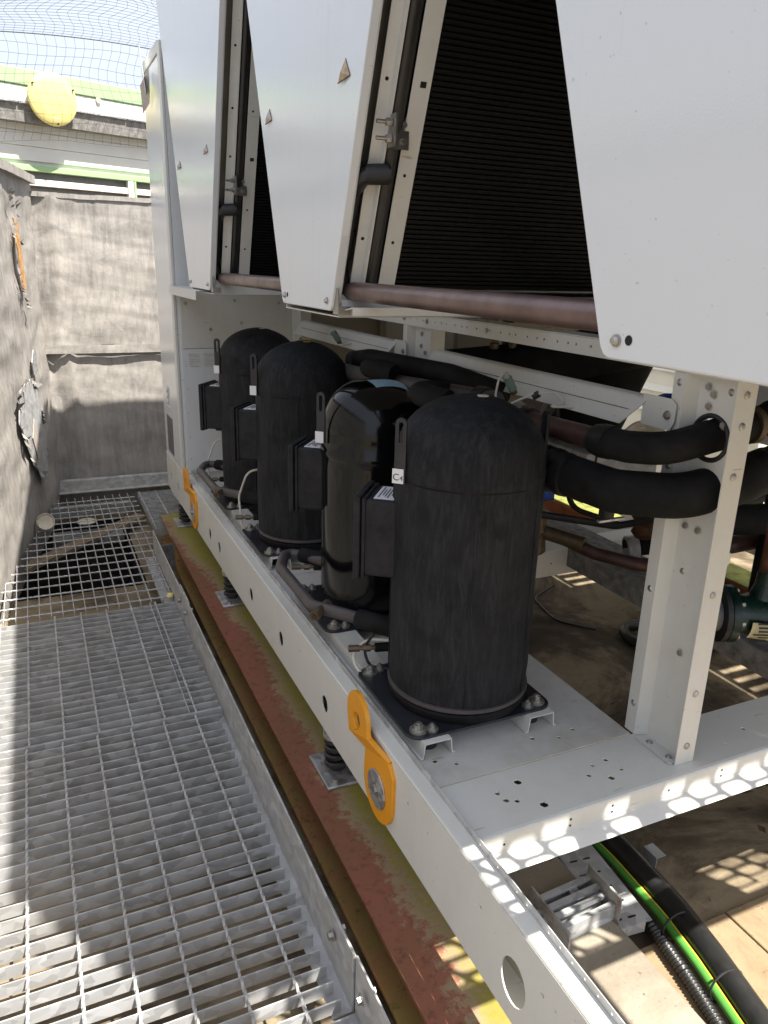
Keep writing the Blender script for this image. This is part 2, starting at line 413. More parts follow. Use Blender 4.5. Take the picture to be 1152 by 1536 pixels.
# raised slab strips on the right of the base rail
single('concrete_plinth', MB().box(.93, 1.135, -.6, 1.62, GZ+.001, -.085), M['plinth'],
       'long pale concrete plinth beside the inner edge of the white base rail', 'plinth', bevel=.006)
tl = thing('floor_tile', 'row of reddish tan floor tiles beside the pale plinth', 'floor tiles', (1.5, .8, GZ))
for i, (x0, x1) in enumerate(((1.14, 1.46), (1.463, 1.80), (1.803, 2.15), (2.153, 2.5))):
    for j, (y0, y1) in enumerate(((-.55, .05), (.053, .52), (.523, 1.02))):
        part('tile', MB().box(x0, x1, y0, y1, GZ+.002, GZ+.012+.002*((i+j) % 2)), M['tile'] if (i*2+j) % 3 else M['ground'], tl, .003)

# ---- membrane-clad parapet walls
def crumpled(o, u, v, nu, nv, amp, th, seed, fold=()):
    """a wall face as a wrinkled sheet with a solid back; o origin, u along, v up"""
    o, u, v = Vector(o), Vector(u), Vector(v); n = u.cross(v).normalized(); mb = MB(); vs = []
    for j in range(nv+1):
        for i in range(nu+1):
            p = o+u*(i/nu)+v*(j/nv)
            q = Vector((p.x*1.6+seed, p.y*1.6, p.z*3.2))
            h = noise.fractal(q*2.2, .9, 2.0, 5)*amp+noise.noise(q*.9)*amp*1.2
            for fp, fw2, fh in fold:
                h += fh*math.exp(-(((u*(i/nu)).length-fp-.012*math.sin(p.z*5))/fw2)**2)
            vs.append(p+n*h)
    fs = [(j*(nu+1)+i, j*(nu+1)+i+1, (j+1)*(nu+1)+i+1, (j+1)*(nu+1)+i) for j in range(nv) for i in range(nu)]
    mb.add(vs, fs)
    b0 = o-n*th; k = MB()
    back = [o-n*.02, o+u-n*.02, o+u+v-n*.02, o+v-n*.02, b0, b0+u, b0+u+v, b0+v]
    mb.add(back, [(0, 3, 2, 1), (4, 5, 6, 7), (0, 1, 5, 4), (1, 2, 6, 5), (2, 3, 7, 6), (3, 0, 4, 7)])
    return mb, n
FY = 5.10
fwall = thing('parapet_wall', 'grey membrane covered parapet wall across the end of the walkway', 'wall', (1.0, FY, GZ))
mb, n = crumpled((-.10, FY, GZ), (6.2, 0, 0), (0, 0, 1.075), 260, 60, .007, .16, 0, ((.20, .03, -.022), (.30, .02, .014)))
part('membrane_sheet', mb, M['membrane'], fwall, sharp=80)
mb, n = crumpled((-.10, FY-.012, GZ+1.06), (6.2, 0, 0), (0, 0, .85), 260, 50, .008, .16, 5, ((.26, .03, .02), (.16, .02, -.02)))
part('membrane_sheet', mb, M['membrane'], fwall, sharp=80)
mb, n = crumpled((-.08, FY-.030, .855), (6.1, 0, 0), (0, 0, .05), 200, 4, .006, .02, 9)
part('seam_strip', mb, M['membrane'], fwall, sharp=80)
mb = MB()
for i in range(60):
    x = -.1+6.2*i/60
    mb.box(x, x+6.2/60+.0, FY-.016+.003*noise.noise(Vector((i*.7, 0, 0))), FY+.18, 1.742+.008*noise.noise(Vector((i*.4, 3, 0))), 1.768+.008*noise.noise(Vector((i*.4, 3, 0))))
part('top_fold', mb, M['membrane'], fwall)
sk = MB().sheet([(.045, FY-.10, -.01), (.045, FY-.052, -.01), (.045, FY-.048, .055), (.045, FY-.02, .062)], (2.2, 0, 0), .004)
part('skirting', sk, M['galv_rust'], fwall)

# the left wall runs at a slant to the walkway
A = Vector((.066, 5.12, GZ)); D = Vector((-.1933, -.981, 0)).normalized()
lwall = thing('parapet_wall', 'slanting grey membrane parapet wall on the left with a torn patch', 'wall', (-.3, 3.5, GZ))
mb, n = crumpled(A+D*5.2, -D*5.2, (0, 0, 2.0), 200, 80, .009, .2, 20)
part('membrane_sheet', mb, M['membrane'], lwall, sharp=80)
nl = Vector((0.981, -.1933, 0)); nl = nl.normalized()      # towards the walkway
def onwall(s, z, off=.012): return A+D*s+Vector((0, 0, z-GZ))+nl*off
def wallsheet(pts, off, th):
    o = A+nl*off; o.z = 0
    return MB().plate(pts, [], (o, D, Vector((0, 0, 1))), -th)
# torn opening with the metal behind showing, ragged lips round it
tear = [(.47, .255), (.60, .19), (.70, .30), (.82, .36), (1.02, .62), (.98, .74), (.86, .78), (.70, .79), (.60, .755), (.50, .72), (.47, .58), (.44, .44)]
def ragged(pts, j, n=6):
    o = []
    for i in range(len(pts)):
        a, b = pts[i], pts[(i+1) % len(pts)]
        for k in range(n): t = k/n; o.append((a[0]+(b[0]-a[0])*t+random.uniform(-j, j), a[1]+(b[1]-a[1])*t+random.uniform(-j, j)))
    return o
def flakes(name, pts, n, size):                        # curled rags of torn membrane along the opening
    for q in range(n):
        i = random.randrange(len(pts)); a, b = pts[i], pts[(i+1) % len(pts)]; t = random.random()
        s0, z0 = a[0]+(b[0]-a[0])*t, a[1]+(b[1]-a[1])*t; m = MB()
        L = size*random.uniform(.5, 1.4); an = random.uniform(0, 6.28); c, sn = math.cos(an)*L, math.sin(an)*L
        P = [onwall(s0, z0, .018), onwall(s0+c*.6-sn*.4, z0+sn*.6+c*.4, .030), onwall(s0+c, z0+sn, .030+L*.5), onwall(s0+c*.5+sn*.5, z0+sn*.5-c*.5, .026)]
        part(name, m.add(P, [(0, 1, 2, 3)]), M['membrane'], lwall)
part('exposed_sheet_metal', wallsheet(ragged(tear, .012), .026, -.004), M['galv'], lwall)
flakes('torn_flake', tear, 40, .035)
part('pale_scrap', wallsheet([(.66, .40), (.72, .36), (.80, .50), (.72, .585), (.67, .56)], .032, -.003), M['felt'], lwall)
part('pale_scrap', wallsheet([(.48, .80), (.58, .80), (.60, .87), (.54, .93), (.47, .91)], .030, -.003), M['zinc'], lwall)
slot = [(.52, 1.26), (.57, 1.22), (.60, 1.30), (.635, 1.5), (.59, 1.60), (.55, 1.56), (.535, 1.4)]
part('exposed_foam', wallsheet(ragged(slot, .008), .028, -.004), simple('orange_foam', (.46, .25, .09), .9, 0, .4, 40), lwall)
flakes('torn_flake', [(.50, 1.13), (.56, 1.22), (.64, 1.27), (.67, 1.5), (.62, 1.62), (.66, 1.72), (.52, 1.66), (.51, 1.4)], 26, .03)
mb = MB()
for i in range(50):
    p = onwall(5.2*i/50, 1.83, 0); q = onwall(5.2*(i+1)/50, 1.83, 0); c = (p+q)/2+nl*(.0+.008*noise.noise(Vector((i*.5, 1, 2))))
    mb.obox(c-nl*.09, (q-p)/2*1.02, nl*.125, Vector((0, 0, .022)))
part('top_fold', mb, M['membrane'], lwall)

# ---- factory building behind, turned 20 degrees
BQ = Vector((0, 7.0, 0)); BR = R(20)                       # local x along the front, local -y towards the camera
bld = thing('factory_building', 'white factory building with light green roof edge and slatted lower front', 'building', BQ, BR)
X0, X1 = -9, 8
part('wall', MB().box(X0, X1, .02, 4, -1, 2.50), M['cladding'], bld, local=True)
for i in range(3):
    z = 2.13+.105*i
    part('cladding_panel', MB().box(X0, X1, -.004-.003*(i % 2), .018, z, z+.103), M['cladding'], bld, .004, local=True)
mb = MB().sheet([(X0, -.125, 2.385), (X0, -.135, 2.50), (X0, -.15, 2.515)], (X1-X0, 0, 0), .006).box(X0, X1, -.118, .015, 2.39, 2.498)
part('gutter', mb, M['gutter'], bld, local=True)
part('roof_fascia', MB().box(X0, X1, -.13, 4, 2.517, 2.632), M['cladding'], bld, .006, local=True)
part('roof_edge', MB().box(X0, X1, -.14, 4, 2.634, 2.745), M['green_trim'], bld, .006, local=True)
mb = MB(); x = X0
while x < X1:
    mb.box(x, x+.42, -.155-.006*random.random(), -.131, 2.507, 2.520); x += .43
part('edge_flashing', mb, M['zinc'], bld, local=True)
part('frame_rail', MB().box(X0, X1, -.03, .015, 2.055, 2.10), M['green_trim'], bld, .004, local=True)
for i in range(18):
    x = X0+.62+i*.93
    part('frame_post', MB().box(x, x+.05, -.028, .014, 1.0, 2.053), M['cladding'], bld, .003, local=True)
    part('frame_post', MB().box(x+.054, x+.07, -.034, .014, 1.0, 2.053), M['green_trim'], bld, .003, local=True)
for k in range(9):
    z = 1.975-.112*k
    part('slat', MB().obox(((X0+X1)/2, -.004, z), ((X1-X0)/2, 0, 0), (0, .004, .0245), (0, .009, -.001)), M['slat_cream'], bld, .003, local=True)
part('lower_wall', MB().box(X0, X1, .016, .0195, .9, 2.06), M['slat_dark'], bld, local=True)
part('wall_light', MB().lathe([(.0, -.03), (.018, -.025), (.024, -.01), (.02, 0)], (.66, -.145, 2.615), 14, mat=Matrix.Rotation(R(-90), 3, 'X').inverted()), M['cap'], bld, local=True)

# yellow round cover standing off the gutter
dn = Vector((math.sin(BR), -math.cos(BR), 0))
dc = BQ+Vector((math.cos(BR), math.sin(BR), 0))*.27+Vector((0, 0, 2.56))+dn*.20
cov = thing('round_cover', 'yellow round disc cover fixed in front of the grey gutter', 'disc', dc, BR)
rm = Matrix.Rotation(R(90), 3, 'X')
part('disc', MB().lathe([(.0, .024), (.10, .022), (.17, .012), (.182, .004), (.186, -.01), (.18, -.022), (.0, -.022)], (0, 0, 0), 56, mat=rm), M['yellow'], cov, local=True)
for a in (150, 28, 275):
    part('clip', MB().obox((.172*math.cos(R(a)), -.018, .172*math.sin(R(a))), (.006, 0, 0), (0, .008, 0), (0, 0, .005)), M['rubber'], cov, local=True)
part('bracket', MB().box(-.03, .03, .02, .062, -.03, .03).box(-.012, .012, .02, .17, -.012, .012), M['zinc'], cov, local=True)
part('print', MB().box(-.02, .03, -.0175, -.0165, -.135, -.127), M['label_white'], cov, local=True)

# bird net spread over the walkway
net = MB(); cell = .062; nx0, nx1 = -3.2, 1.6; ny = 6.45
def nz(x, y): return 2.84+.05*math.sin((x+.3)*1.7)+.10*noise.noise(Vector((x*.8, y*.8, 4)))*min(1, (ny-y)*1.2)-.05*min(1.0, (ny-y)*.4)
cols = int((nx1-nx0)/cell); rows = 62
def string(pts, r=.0010):
    net.tube(pts, r, 3, False)
for i in range(cols+1):
    x = nx0+i*cell
    string([(x+.05*math.sin(k*.55+x*1.3)*min(1, k*.12), ny-k*cell, nz(x, ny-k*cell)) for k in range(0, rows+1, 2)])
    string([(x+.025*math.sin(k*.9+x*2), ny+.04*k*.2, nz(x, ny)-k*.06) for k in range(0, 12)])
for k in range(rows+1):
    string([(nx0+i*cell, ny-k*cell, nz(nx0+i*cell, ny-k*cell)) for i in range(0, cols+1, 2)], .0013)
for k in range(1, 12):
    string([(nx0+i*cell, ny+.008*k, nz(nx0+i*cell, ny)-k*.06+.008*math.sin(i*.5+k)) for i in range(0, cols+1, 2)], .0013)
string([(nx0+i*cell, ny, nz(nx0+i*cell, ny)) for i in range(cols+1)], .004)
single('bird_net', net, M['net'], 'dark bird net stretched overhead between the walkway and the white building', 'net', sharp=180)

# ============================================================ WALKWAY
def grating(label, x0, x1, y0, y1, along='x', bar=.0424, rod=.10, depth=.032, th=.003, rod0=None, clip=None, rust=0):
    g = thing('walkway_grating', label, 'grating', ((x0+x1)/2, (y0+y1)/2, 0), group=None)
    if along == 'x':
        mesh = MB().box(-(x1-x0)/2, (x1-x0)/2, -th/2, th/2, -depth, 0).mesh('bearing_bar', M['galv'])
        n = int((y1-y0)/bar)
        for i in range(n+1):
            o = put('bearing_bar', mesh, g, ((x0+x1)/2, y0+th+i*bar, 0), (random.uniform(-.05, .05), random.uniform(-.0015, .0015), random.uniform(-.003, .003)))
        pts = []; L = y1-y0; steps = int(L/.01)
        rm_ = twisted(L, (0, 1, 0)); x = x0+.012 if rod0 is None else rod0
        while x < x1:
            put('cross_rod', rm_, g, (x, y0, -.0025)); x += rod
    else:
        x = x0+th; n = int((x1-x0)/bar)
        for i in range(n+1):
            xx = x0+th+i*bar; ye = y1 if clip is None else min(y1, clip(xx))
            if ye < y0+.1: continue
            put('bearing_bar', MB().box(-th/2, th/2, 0, ye-y0, -depth*.7, 0).mesh('bearing_bar', M['galv']), g, (xx, y0, 0), (0, 0, random.uniform(-.002, .002)))
        y = y0+.03
        while y < y1:
            xs = x0 if clip is None else max(x0, min(x1-.05, x0+(PC(y)-x0)))
            put('cross_rod', twisted(x1-xs, (1, 0, 0)), g, (xs, y, -.0025)); y += rod
    return g
def twisted(L, d, r=.0032):
    """square rod twisted about its length"""
    d = Vector(d); u, v, _ = frame_from(d); mb = MB(); vs = []; n = max(4, int(L/.011))
    for i in range(n+1):
        for k in range(4):
            a = PI/2*k+i*.62; vs.append(d*(L*i/n)+(u*math.cos(a)+v*math.sin(a))*r*1.3)
    fs = [(i*4+k, i*4+(k+1) % 4, i*4+4+(k+1) % 4, i*4+4+k) for i in range(n) for k in range(4)]
    return mb.add(vs, fs).mesh('cross_rod', M['galv'], 20)
def PC(y): return -.255+(y-3.497)*.1965+.012          # where the left wall meets the grating level
grating('near galvanised walkway grating with wide sunlit bars', -.72, .425, .30, 2.195, rod0=-.0475-.6)
g2 = grating('middle galvanised grating lying flush between the near and open far one', -.52, .44, 2.205, 3.13, rod0=-.14-.3)
part('edge_bar', MB().box(-.52, .44, 2.2005, 2.2035, -.034, .001), M['galv'], g2)
part('edge_bar', MB().box(.3365, .3395, 2.21, 3.13, -.034, .001), M['galv'], g2)
grating('open far grating with the dark pit and a plank below it', -.50, .475, 3.14, 4.86, along='y', bar=.0445, rod=.1, depth=.03,
        clip=lambda x: 3.497+(x+.255-.012)/.1965)
g4 = grating('small grating piece at the far right end beside the red beam', .50, 1.2, 4.10, 4.87, bar=.03, rod=.1)
mb = MB()                                              # bearers that carry the gratings
for y in (.5, 2.2, 3.135):
    b = thing('grating_bearer', {.5: 'galvanised bearer angle under the near grating', 2.2: 'bearer angle under the joint of near and middle grating', 3.135: 'bearer angle under the joint of middle and far grating'}[y], 'bearer', (0, y, GZ))
    part('angle', MB().sheet([(-.7, y-.02, -.036), (-.7, y+.02, -.036), (-.7, y+.02, -.09)], (1.12, 0, 0), -.004), M['galv_rust'], b)
    part('leg', MB().box(-.3, -.27, y-.01, y+.018, GZ, -.042), M['galv_rust'], b); part('leg', MB().box(.3, .33, y-.01, y+.018, GZ, -.042), M['galv_rust'], b)
# kick plate in two bolted lengths
kp = thing('kick_plate', 'galvanised kick plate angle along the right edge of the walkway', 'kick plate', (.45, 2, 0))
def kick(y0, y1, dx=0): return MB().sheet([(.405, y0, -.036), (.447+dx, y0, -.036), (.447+dx, y0, .113)], (0, y1-y0, 0), -.005)
part('plate', kick(1.06, 2.93), M['galv'], kp, .001); part('plate', kick(.2, 1.055, .004), M['galv'], kp, .001); part('plate', kick(2.935, 3.75, -.002), M['galv'], kp, .001)
part('splice_plate', MB().box(.453, .458, .96, 1.22, -.01, .10), M['galv'], kp, .002); part('splice_plate', MB().box(.4475, .4535, 2.80, 2.99, .0, .125), M['galv'], kp, .002)
part('end_plate', MB().box(.452, .54, 3.70, 3.708, -.10, .046), M['gutter'], kp, .001)
hexb = MB(); hexb.cyl((0, 0, 0), (0, 0, .002), .0125, 16).cyl((0, 0, .002), (0, 0, .010), .0085, 6)
hexb = hexb.mesh('bolt', M['bolt'], 25)
toL = Vector((-1, 0, 0)).to_track_quat('Z', 'Y'); toR = Vector((1, 0, 0)).to_track_quat('Z', 'Y')
for y in (1.0, 1.16, 2.83, 2.96):
    for z in (.045,):
        put('bolt', hexb, kp, (.4415, y, z+.02), toL); put('bolt', hexb, kp, (.459, y, z+.03), toR)

# timber, caps below and on the far grating
pl = single('timber_plank', MB().obox((.10, 4.28, -.105), Vector((.80, .82, 0))*.5, Vector((-.03, .029, 0)), (0, 0, .012)), M['wood'],
            'brown timber plank lying diagonally under the open far grating', 'plank', bevel=.003)
capm = MB().lathe([(.0, .03), (.028, .03), (.034, .026), (.036, .018), (.038, .004), (.050, .0), (.050, -.006), (.0, -.006)], n=28).mesh('cap', M['cap'])
c1 = bpy.data.objects.new('plastic_cap', MB().lathe([(.0, .004), (.018, .003), (.024, .006), (.036, .006), (.044, .018), (.047, .014), (.045, -.012), (.03, -.028), (.0, -.03)], n=30).mesh('cap', M['cap'])); COL.objects.link(c1); c1.location = (-.045, 4.28, .045)
c1.rotation_euler = Vector((.1, -.8, .45)).to_track_quat('Z', 'Y').to_euler(); c1['label'] = 'round cream plastic cap tilted on top of the grating by the left wall'; c1['category'] = 'cap'
c2 = bpy.data.objects.new('plastic_cap', MB().lathe([(.0, .012), (.045, .010), (.056, .004), (.05, -.004), (.0, -.005)], n=30).mesh('cap', M['cap'])); COL.objects.link(c2); c2.location = (.17, 4.46, -.035)
c2['label'] = 'flat cream disc lying just under the bars of the open grating'; c2['category'] = 'cap'
single('drain_slab', MB().box(-.02, .36, 4.36, 4.52, -.15, -.10), M['gutter'], 'grey metal strip crossing the pit under the flat cream disc', 'strip', bevel=.004)
single('pit_strut', MB().box(-.30, .45, 4.80, 4.855, -.10, -.045), M['galv_rust'], 'rusty bearer bar below the far end of the open grating', 'bearer', bevel=.003)
single('yellow_stopper', MB().lathe([(0, .012), (.012, .010), (.015, 0), (.013, -.004), (0, -.004)], (.43, 3.16, .004), 16), M['yellow'], 'tiny yellow stopper at the corner of the open grating', 'stopper')

# ============================================================ STEEL BEAMS AND SPRINGS
def Ibeam(name, label, x0, x1, y0, y1, zt, h, mat, tf=.015, tw=.009):
    xc = (x0+x1)/2; zb = zt-h
    o = thing(name, label, 'beam', (xc, (y0+y1)/2, zb))
    part('top_flange', MB().box(x0, x1, y0, y1, zt-tf, zt), mat, o, .0025)
    part('web', MB().box(xc-tw/2, xc+tw/2, y0, y1, zb+tf, zt-tf), mat, o)
    part('bottom_flange', MB().box(x0, x1, y0, y1, zb, zb+tf), mat, o, .0025)
    return o
Ibeam('steel_beam', 'rust red steel beam with yellow green moss under the springs', .542, .765, -.4, 4.19, .05, .15, M['ibeam'])
for y in (.3, 1.69, 2.93, 4.0): single('packer_block', MB().box(.57, .74, y-.1, y+.1, GZ+.001, -.101), M['gutter'], {.3: 'steel packer under the near end of the rust red beam', 1.69: 'steel packer under the beam below the nearest spring', 2.93: 'steel packer under the beam below the middle spring', 4.0: 'steel packer under the beam below the farthest spring'}[y], 'packer', 'packers under the beam', .003)
Ibeam('steel_beam', 'mossy topped red steel beam on the far side behind the pipes', 2.86, 3.04, .3, 4.4, .05, .205, simple('orange_red_beam', (.24, .085, .035), .8, 0, .4, 8, .3, 60))
single('moss_cover', MB().box(2.862, 3.038, .32, 4.38, .0505, .0535), simple('yellow_green_moss', (.21, .22, .05), .95, 0, .45, 18, .4, 60), 'yellow green moss on top of the far red beam', 'moss')['kind'] = 'stuff'

def spring(label, y):
    o = thing('spring_isolator', label, 'spring', (.663, y, .05), group='spring mounts under the base rail')
    part('base_plate', MB().box(.598, .728, y-.08, y+.08, .051, .060), M['zinc'], o, .002)
    pts = []; turns = 4.2; n = int(turns*22)
    for i in range(n+1):
        t = i/n; a = 2*PI*turns*t; pts.append((.655+.029*math.cos(a), y+.029*math.sin(a), .068+.100*t))
    part('coil', MB().tube(pts, .0085, 8), M['spring'], o)
    part('core', MB().cyl((.655, y, .06), (.655, y, .172), .022, 20), M['rubber'], o)
    part('top_cup', MB().lathe([(.033, .162), (.040, .166), (.040, .186), (.02, .188)], (.655, y, 0), 28), M['zinc'], o)
    put('bolt', hexb, o, (.628, y-.06, .060)); put('bolt', hexb, o, (.70, y+.06, .060))
    return o
spring('nearest black coil spring mount on the red beam, beside the near orange lifting bracket', 1.69)
spring('middle black coil spring mount on the mossy beam, between the two orange brackets', 2.93)
spring('farthest black coil spring mount at the end of the red beam', 4.0)
# ============================================================ CHILLER FRAME
XR = .62; YN, YF = .12, 4.30                           # outer face, far end of the base rail
XE = 2.92                                              # right-hand side of the machine
fr = thing('chiller_frame', 'white sheet metal base frame with posts and beams of the roof chiller', 'frame', (XR, 2, .19))
# left base rail: web with holes, returned flanges, punched inner lip
holes = [(y, .272, .024) for y in (.775-0, 1.689, 2.095, 2.46, 2.974, 3.157, 3.95, 4.17)]
y0r = -.6
hl = []
for y, z, r in holes:
    r2 = .045 if y < 1 else r
    hl.append(circ(y-y0r, z-.189, r2*.92 if y > 1 else r2*.8, 20, r2))
for y in (.6, .885, .70, 1.18, 1.25, 1.9, 2.25, 2.7, 3.3):
    hl.append(circ(y-y0r, .272-.189+(.055 if int(y*100) % 3 else -.045), .0045, 8))
rail = MB().plate(rect(0, YF-y0r, 0, .197), hl, ((XR, y0r, .189), (0, 1, 0), (0, 0, 1)), -.003)
rail.sheet([(XR+.0005, y0r, .386), (XR+.002, y0r, .3885), (XR+.005, y0r, .389), (.650, y0r, .389)], (0, YF-y0r, 0), .003)
rail.sheet([(XR+.003, y0r, .192), (.675, y0r, .192)], (0, YF-y0r, 0), .003)
part('base_rail', rail, M['white'], fr, sharp=30)
ll = [circ(.05+i*.03, .0095+.0, .0026, 6) for i in range(int((YF-y0r)/.03)-2)]
part('punched_lip', MB().plate(rect(0, YF-y0r, 0, .0195), ll, ((.6515, y0r, .3895), (0, 1, 0), (0, 0, 1)), -.0018), M['galv'], fr)
part('inner_lining', MB().box(.6755, .6785, y0r, YF, .1925, .36), M['beige'], fr)
# near cross beam
XB0, XB1 = .656, XE-.05; YB = .98
bh = [circ(a-XB0, b-YB, r, 6) for a, b, r in ((.78, 1.06, .007), (.80, 1.05, .006), (.845, 1.02, .0095), (.775, 1.085, .006), (.835, 1.10, .009), (.99, 1.06, .006), (1.03, 1.035, .008), (1.07, 1.05, .005), (1.02, 1.085, .005), (1.06, 1.09, .006), (1.36, 1.03, .004), (1.45, 1.06, .006), (1.6, 1.05, .006))]
cb = MB().plate(rect(0, XB1-XB0, .008, .165), bh, ((XB0, YB, .372), (1, 0, 0), (0, 1, 0)), .003)
cb.sheet([(XB0, YB+.0085, .3745), (XB0, YB+.003, .3735), (XB0, YB+.0005, .370), (XB0, YB, .366), (XB0, YB, .330), (XB0, YB-.004, .326), (XB0, YB-.030, .314), (XB0, YB-.033, .311)], (XB1-XB0, 0, 0), -.003)
part('cross_beam', cb, M['white'], fr, sharp=25)
mb = MB()
for i in range(11):
    x = .70+i*.155
    x += random.uniform(-.05, .05)
    for z in ((.357, .342) if i % 3 else (.349,)): mb.cyl((x, YB-.0006, z), (x, YB-.0003, z), .0028, 8)
part('bolt_hole', mb, M['dark_hole'], fr)
# decks under the compressors
for k, (a, b) in enumerate(((1.149, 1.745), (1.748, 2.345), (2.348, 2.945), (2.948, 3.735))):
    hs = []
    for (u, v, r) in ((.05, .06, .006), (.09, .035, .005), (.30, .05, .006), (.36, .03, .005), (.41, .045, .0055), (.04, .30, .005), (.07, .32, .006), (.055, .40, .006)):
        hs.append(circ(u, v+.02, r, 8))
    part('deck_plate', MB().plate(rect(0, .527, 0, b-a), hs, ((.655, a, .372), (1, 0, 0), (0, 1, 0)), .003).box(1.179, 1.182, a, b, .30, .3715), M['deck'], fr, .001, seg=1)
for y0, y1 in ((1.24, 2.16), (2.42, 3.40)):
    for x in (.675, .950):
        c = x+.0435
        part('support_channel', MB().sheet([(x, y0, .3765), (x+.008, y0, .3765), (x+.0125, y0, .4125), (x+.0745, y0, .4125), (x+.079, y0, .3765), (x+.087, y0, .3765)], (0, y1-y0, 0), .0025), M['white'], fr)
        for yy in (y0+.05, y1-.06):
            part('rubber_mount', MB().cyl((c, yy, .3755), (c, yy, .411), .021, 18), M['rubber'], fr)
# right rail and far cross beams
part('base_rail', MB().sheet([(XE, -.6, .189), (XE, -.6, .389), (XE-.05, -.6, .389)], (0, YF+.6, 0), .004), M['white'], fr)
part('base_rail', MB().sheet([(1.83, 1.155, .30), (1.83, 1.155, .372), (2.04, 1.155, .372), (2.04, 1.155, .30)], (0, YF-1.16, 0), .004), M['gutter'], fr)
for y in (2.33, 3.70):
    part('cross_beam', MB().sheet([(1.186, y, .372), (1.186, y-.10, .372), (1.186, y-.10, .27), (1.186, y-.07, .265)], (XE-1.24, 0, 0), .003), M['white'], fr)
    mb = MB()
    for i in range(16):
        mb.cyl((1.25+i*.1, y-.1036, .35-.03*(i % 2)), (1.25+i*.1, y-.1033, .35-.03*(i % 2)), .0035, 8)
    part('bolt_hole', mb, M['dark_hole'], fr)
# posts
scr = MB(); scr.lathe([(.0, .005), (.004, .0048), (.0075, .002), (.008, 0)], n=14); scr = scr.mesh('bolt', M['bolt'], 30)
hexs = MB(); hexs.cyl((0, 0, 0), (0, 0, .002), .010, 14).cyl((0, 0, .002), (0, 0, .0075), .0065, 6).cyl((0, 0, .0075), (0, 0, .0085), .003, 8)
hexs = hexs.mesh('bolt', M['bolt'], 25)
toN = Vector((0, -1, 0)).to_track_quat('Z', 'Y')
def post(y1, y0, hole=None, zt=1.216):
    p = MB().sheet([(1.190, y1, .3755), (1.190, y1-.030, .3755), (1.216, y1-.045, .3755)], (0, 0, zt-.3755), .0025)
    hs = [circ(*hole)] if hole else []
    W = y1-.045-y0
    p.plate(rect(0, W, 0, zt-.3755), hs, ((1.216, y1-.045, .3755), (0, -1, 0), (0, 0, 1)), .0025)
    p.box(1.187, 1.240, y0-.0028, y0-.0003, .3756, zt)
    po = part('post', p, M['white'], fr, sharp=30)
    part('foot_angle', MB().sheet([(1.178, y0+.004, .3765), (1.2145, y0+.004, .3765), (1.2145, y0+.004, .41)], (0, y1-.05-y0, 0), .002), M['white'], po)
    return po
p1 = post(1.174, 1.016, (.045, .718, .045, 32))
part('grommet', MB().tube([(1.2145, 1.129-.045+.045*math.cos(a), .3755+.718+.045*math.sin(a)) for a in [2*PI*k/30 for k in range(31)]], .0055, 8, False), M['rubber'], p1)
for y, z in ((1.105, 1.193), (1.09, 1.18), (1.05, 1.19), (1.055, 1.125), (1.11, .90), (1.075, .90), (1.10, .80), (1.07, .62), (1.098, 1.155)):
    put('bolt', scr if (y*1000) % 7 < 4 else hexs, p1, (1.2155, y, z), toL)
for y, z in ((1.158, 1.195), (1.158, .74), (1.158, .45), (1.158, 1.02)):
    put('bolt', scr, p1, (1.1895, y, z), toL)
for z in (1.19, 1.13, 1.03, .78, .55, .42): put('bolt', scr, p1, (1.213, 1.0130, z), toN)
for y in (1.04, 1.10): put('bolt', scr, p1, (1.195, y, .3785))
p2 = post(2.455, 2.25)
for y, z in ((2.36, 1.19), (2.36, 1.15), (2.33, 1.13)): put('bolt', hexs, p2, (1.2155, y, z), toL)
p3 = post(3.735, 3.60)
# longitudinal beam on the posts, and the tilted cable rails below it
lb = [circ(.03+i*.043+(.012 if i % 3 == 1 else 0), .022, .0038, 8) for i in range(80)]
bl = MB().plate(rect(0, 3.65, 0, .040), lb, ((1.186, .12, 1.217), (0, 1, 0), (0, 0, 1)), -.0025).sheet([(1.1862, .12, 1.2575), (1.26, .12, 1.2575)], (0, 3.65, 0), .0025)
beam = part('top_beam', bl, M['white'], fr)
for y in (.84, 1.055, 1.245, 1.9, 2.27, 2.44, 3.0, 3.6): put('bolt', hexs, beam, (1.1855, y, 1.238), toL)
lb = [circ(.03+i*.057, .020, .0034, 8) for i in range(60)]
part('top_beam', MB().plate(rect(0, 3.65, 0, .034), lb, ((1.36, .12, 1.262), (0, 1, 0), (0, 0, 1)), -.0025).sheet([(1.3602, .12, 1.2965), (1.43, .12, 1.2965)], (0, 3.65, 0), .0025), M['white'], fr)
def crail(y0, y1):
    r = MB().sheet([(1.158, y0+.05, 1.088), (1.184, y0, 1.146), (1.188, y0, 1.150), (1.206, y0, 1.152)], (0, y1-y0-.03, 0), .002)
    o = part('cable_rail', r, M['white'], fr, sharp=20)
    part('end_tab', MB().plate([(0, 0), (.085, 0), (.095, .02), (.095, .055), (.08, .065), (0, .065)], [], ((1.1835, y0+.012, 1.095), (0, -1, 0), (0, 0, 1)), .002), M['white'], o)
    part('crease', MB().box(1.1688, 1.1696, y0+.04, y1-.06, 1.1205, 1.1225), M['gutter'], o)
    put('bolt', hexs, o, (1.1825, y0-.062, 1.125), toL)
crail(1.235, 2.24); crail(2.50, 3.60)

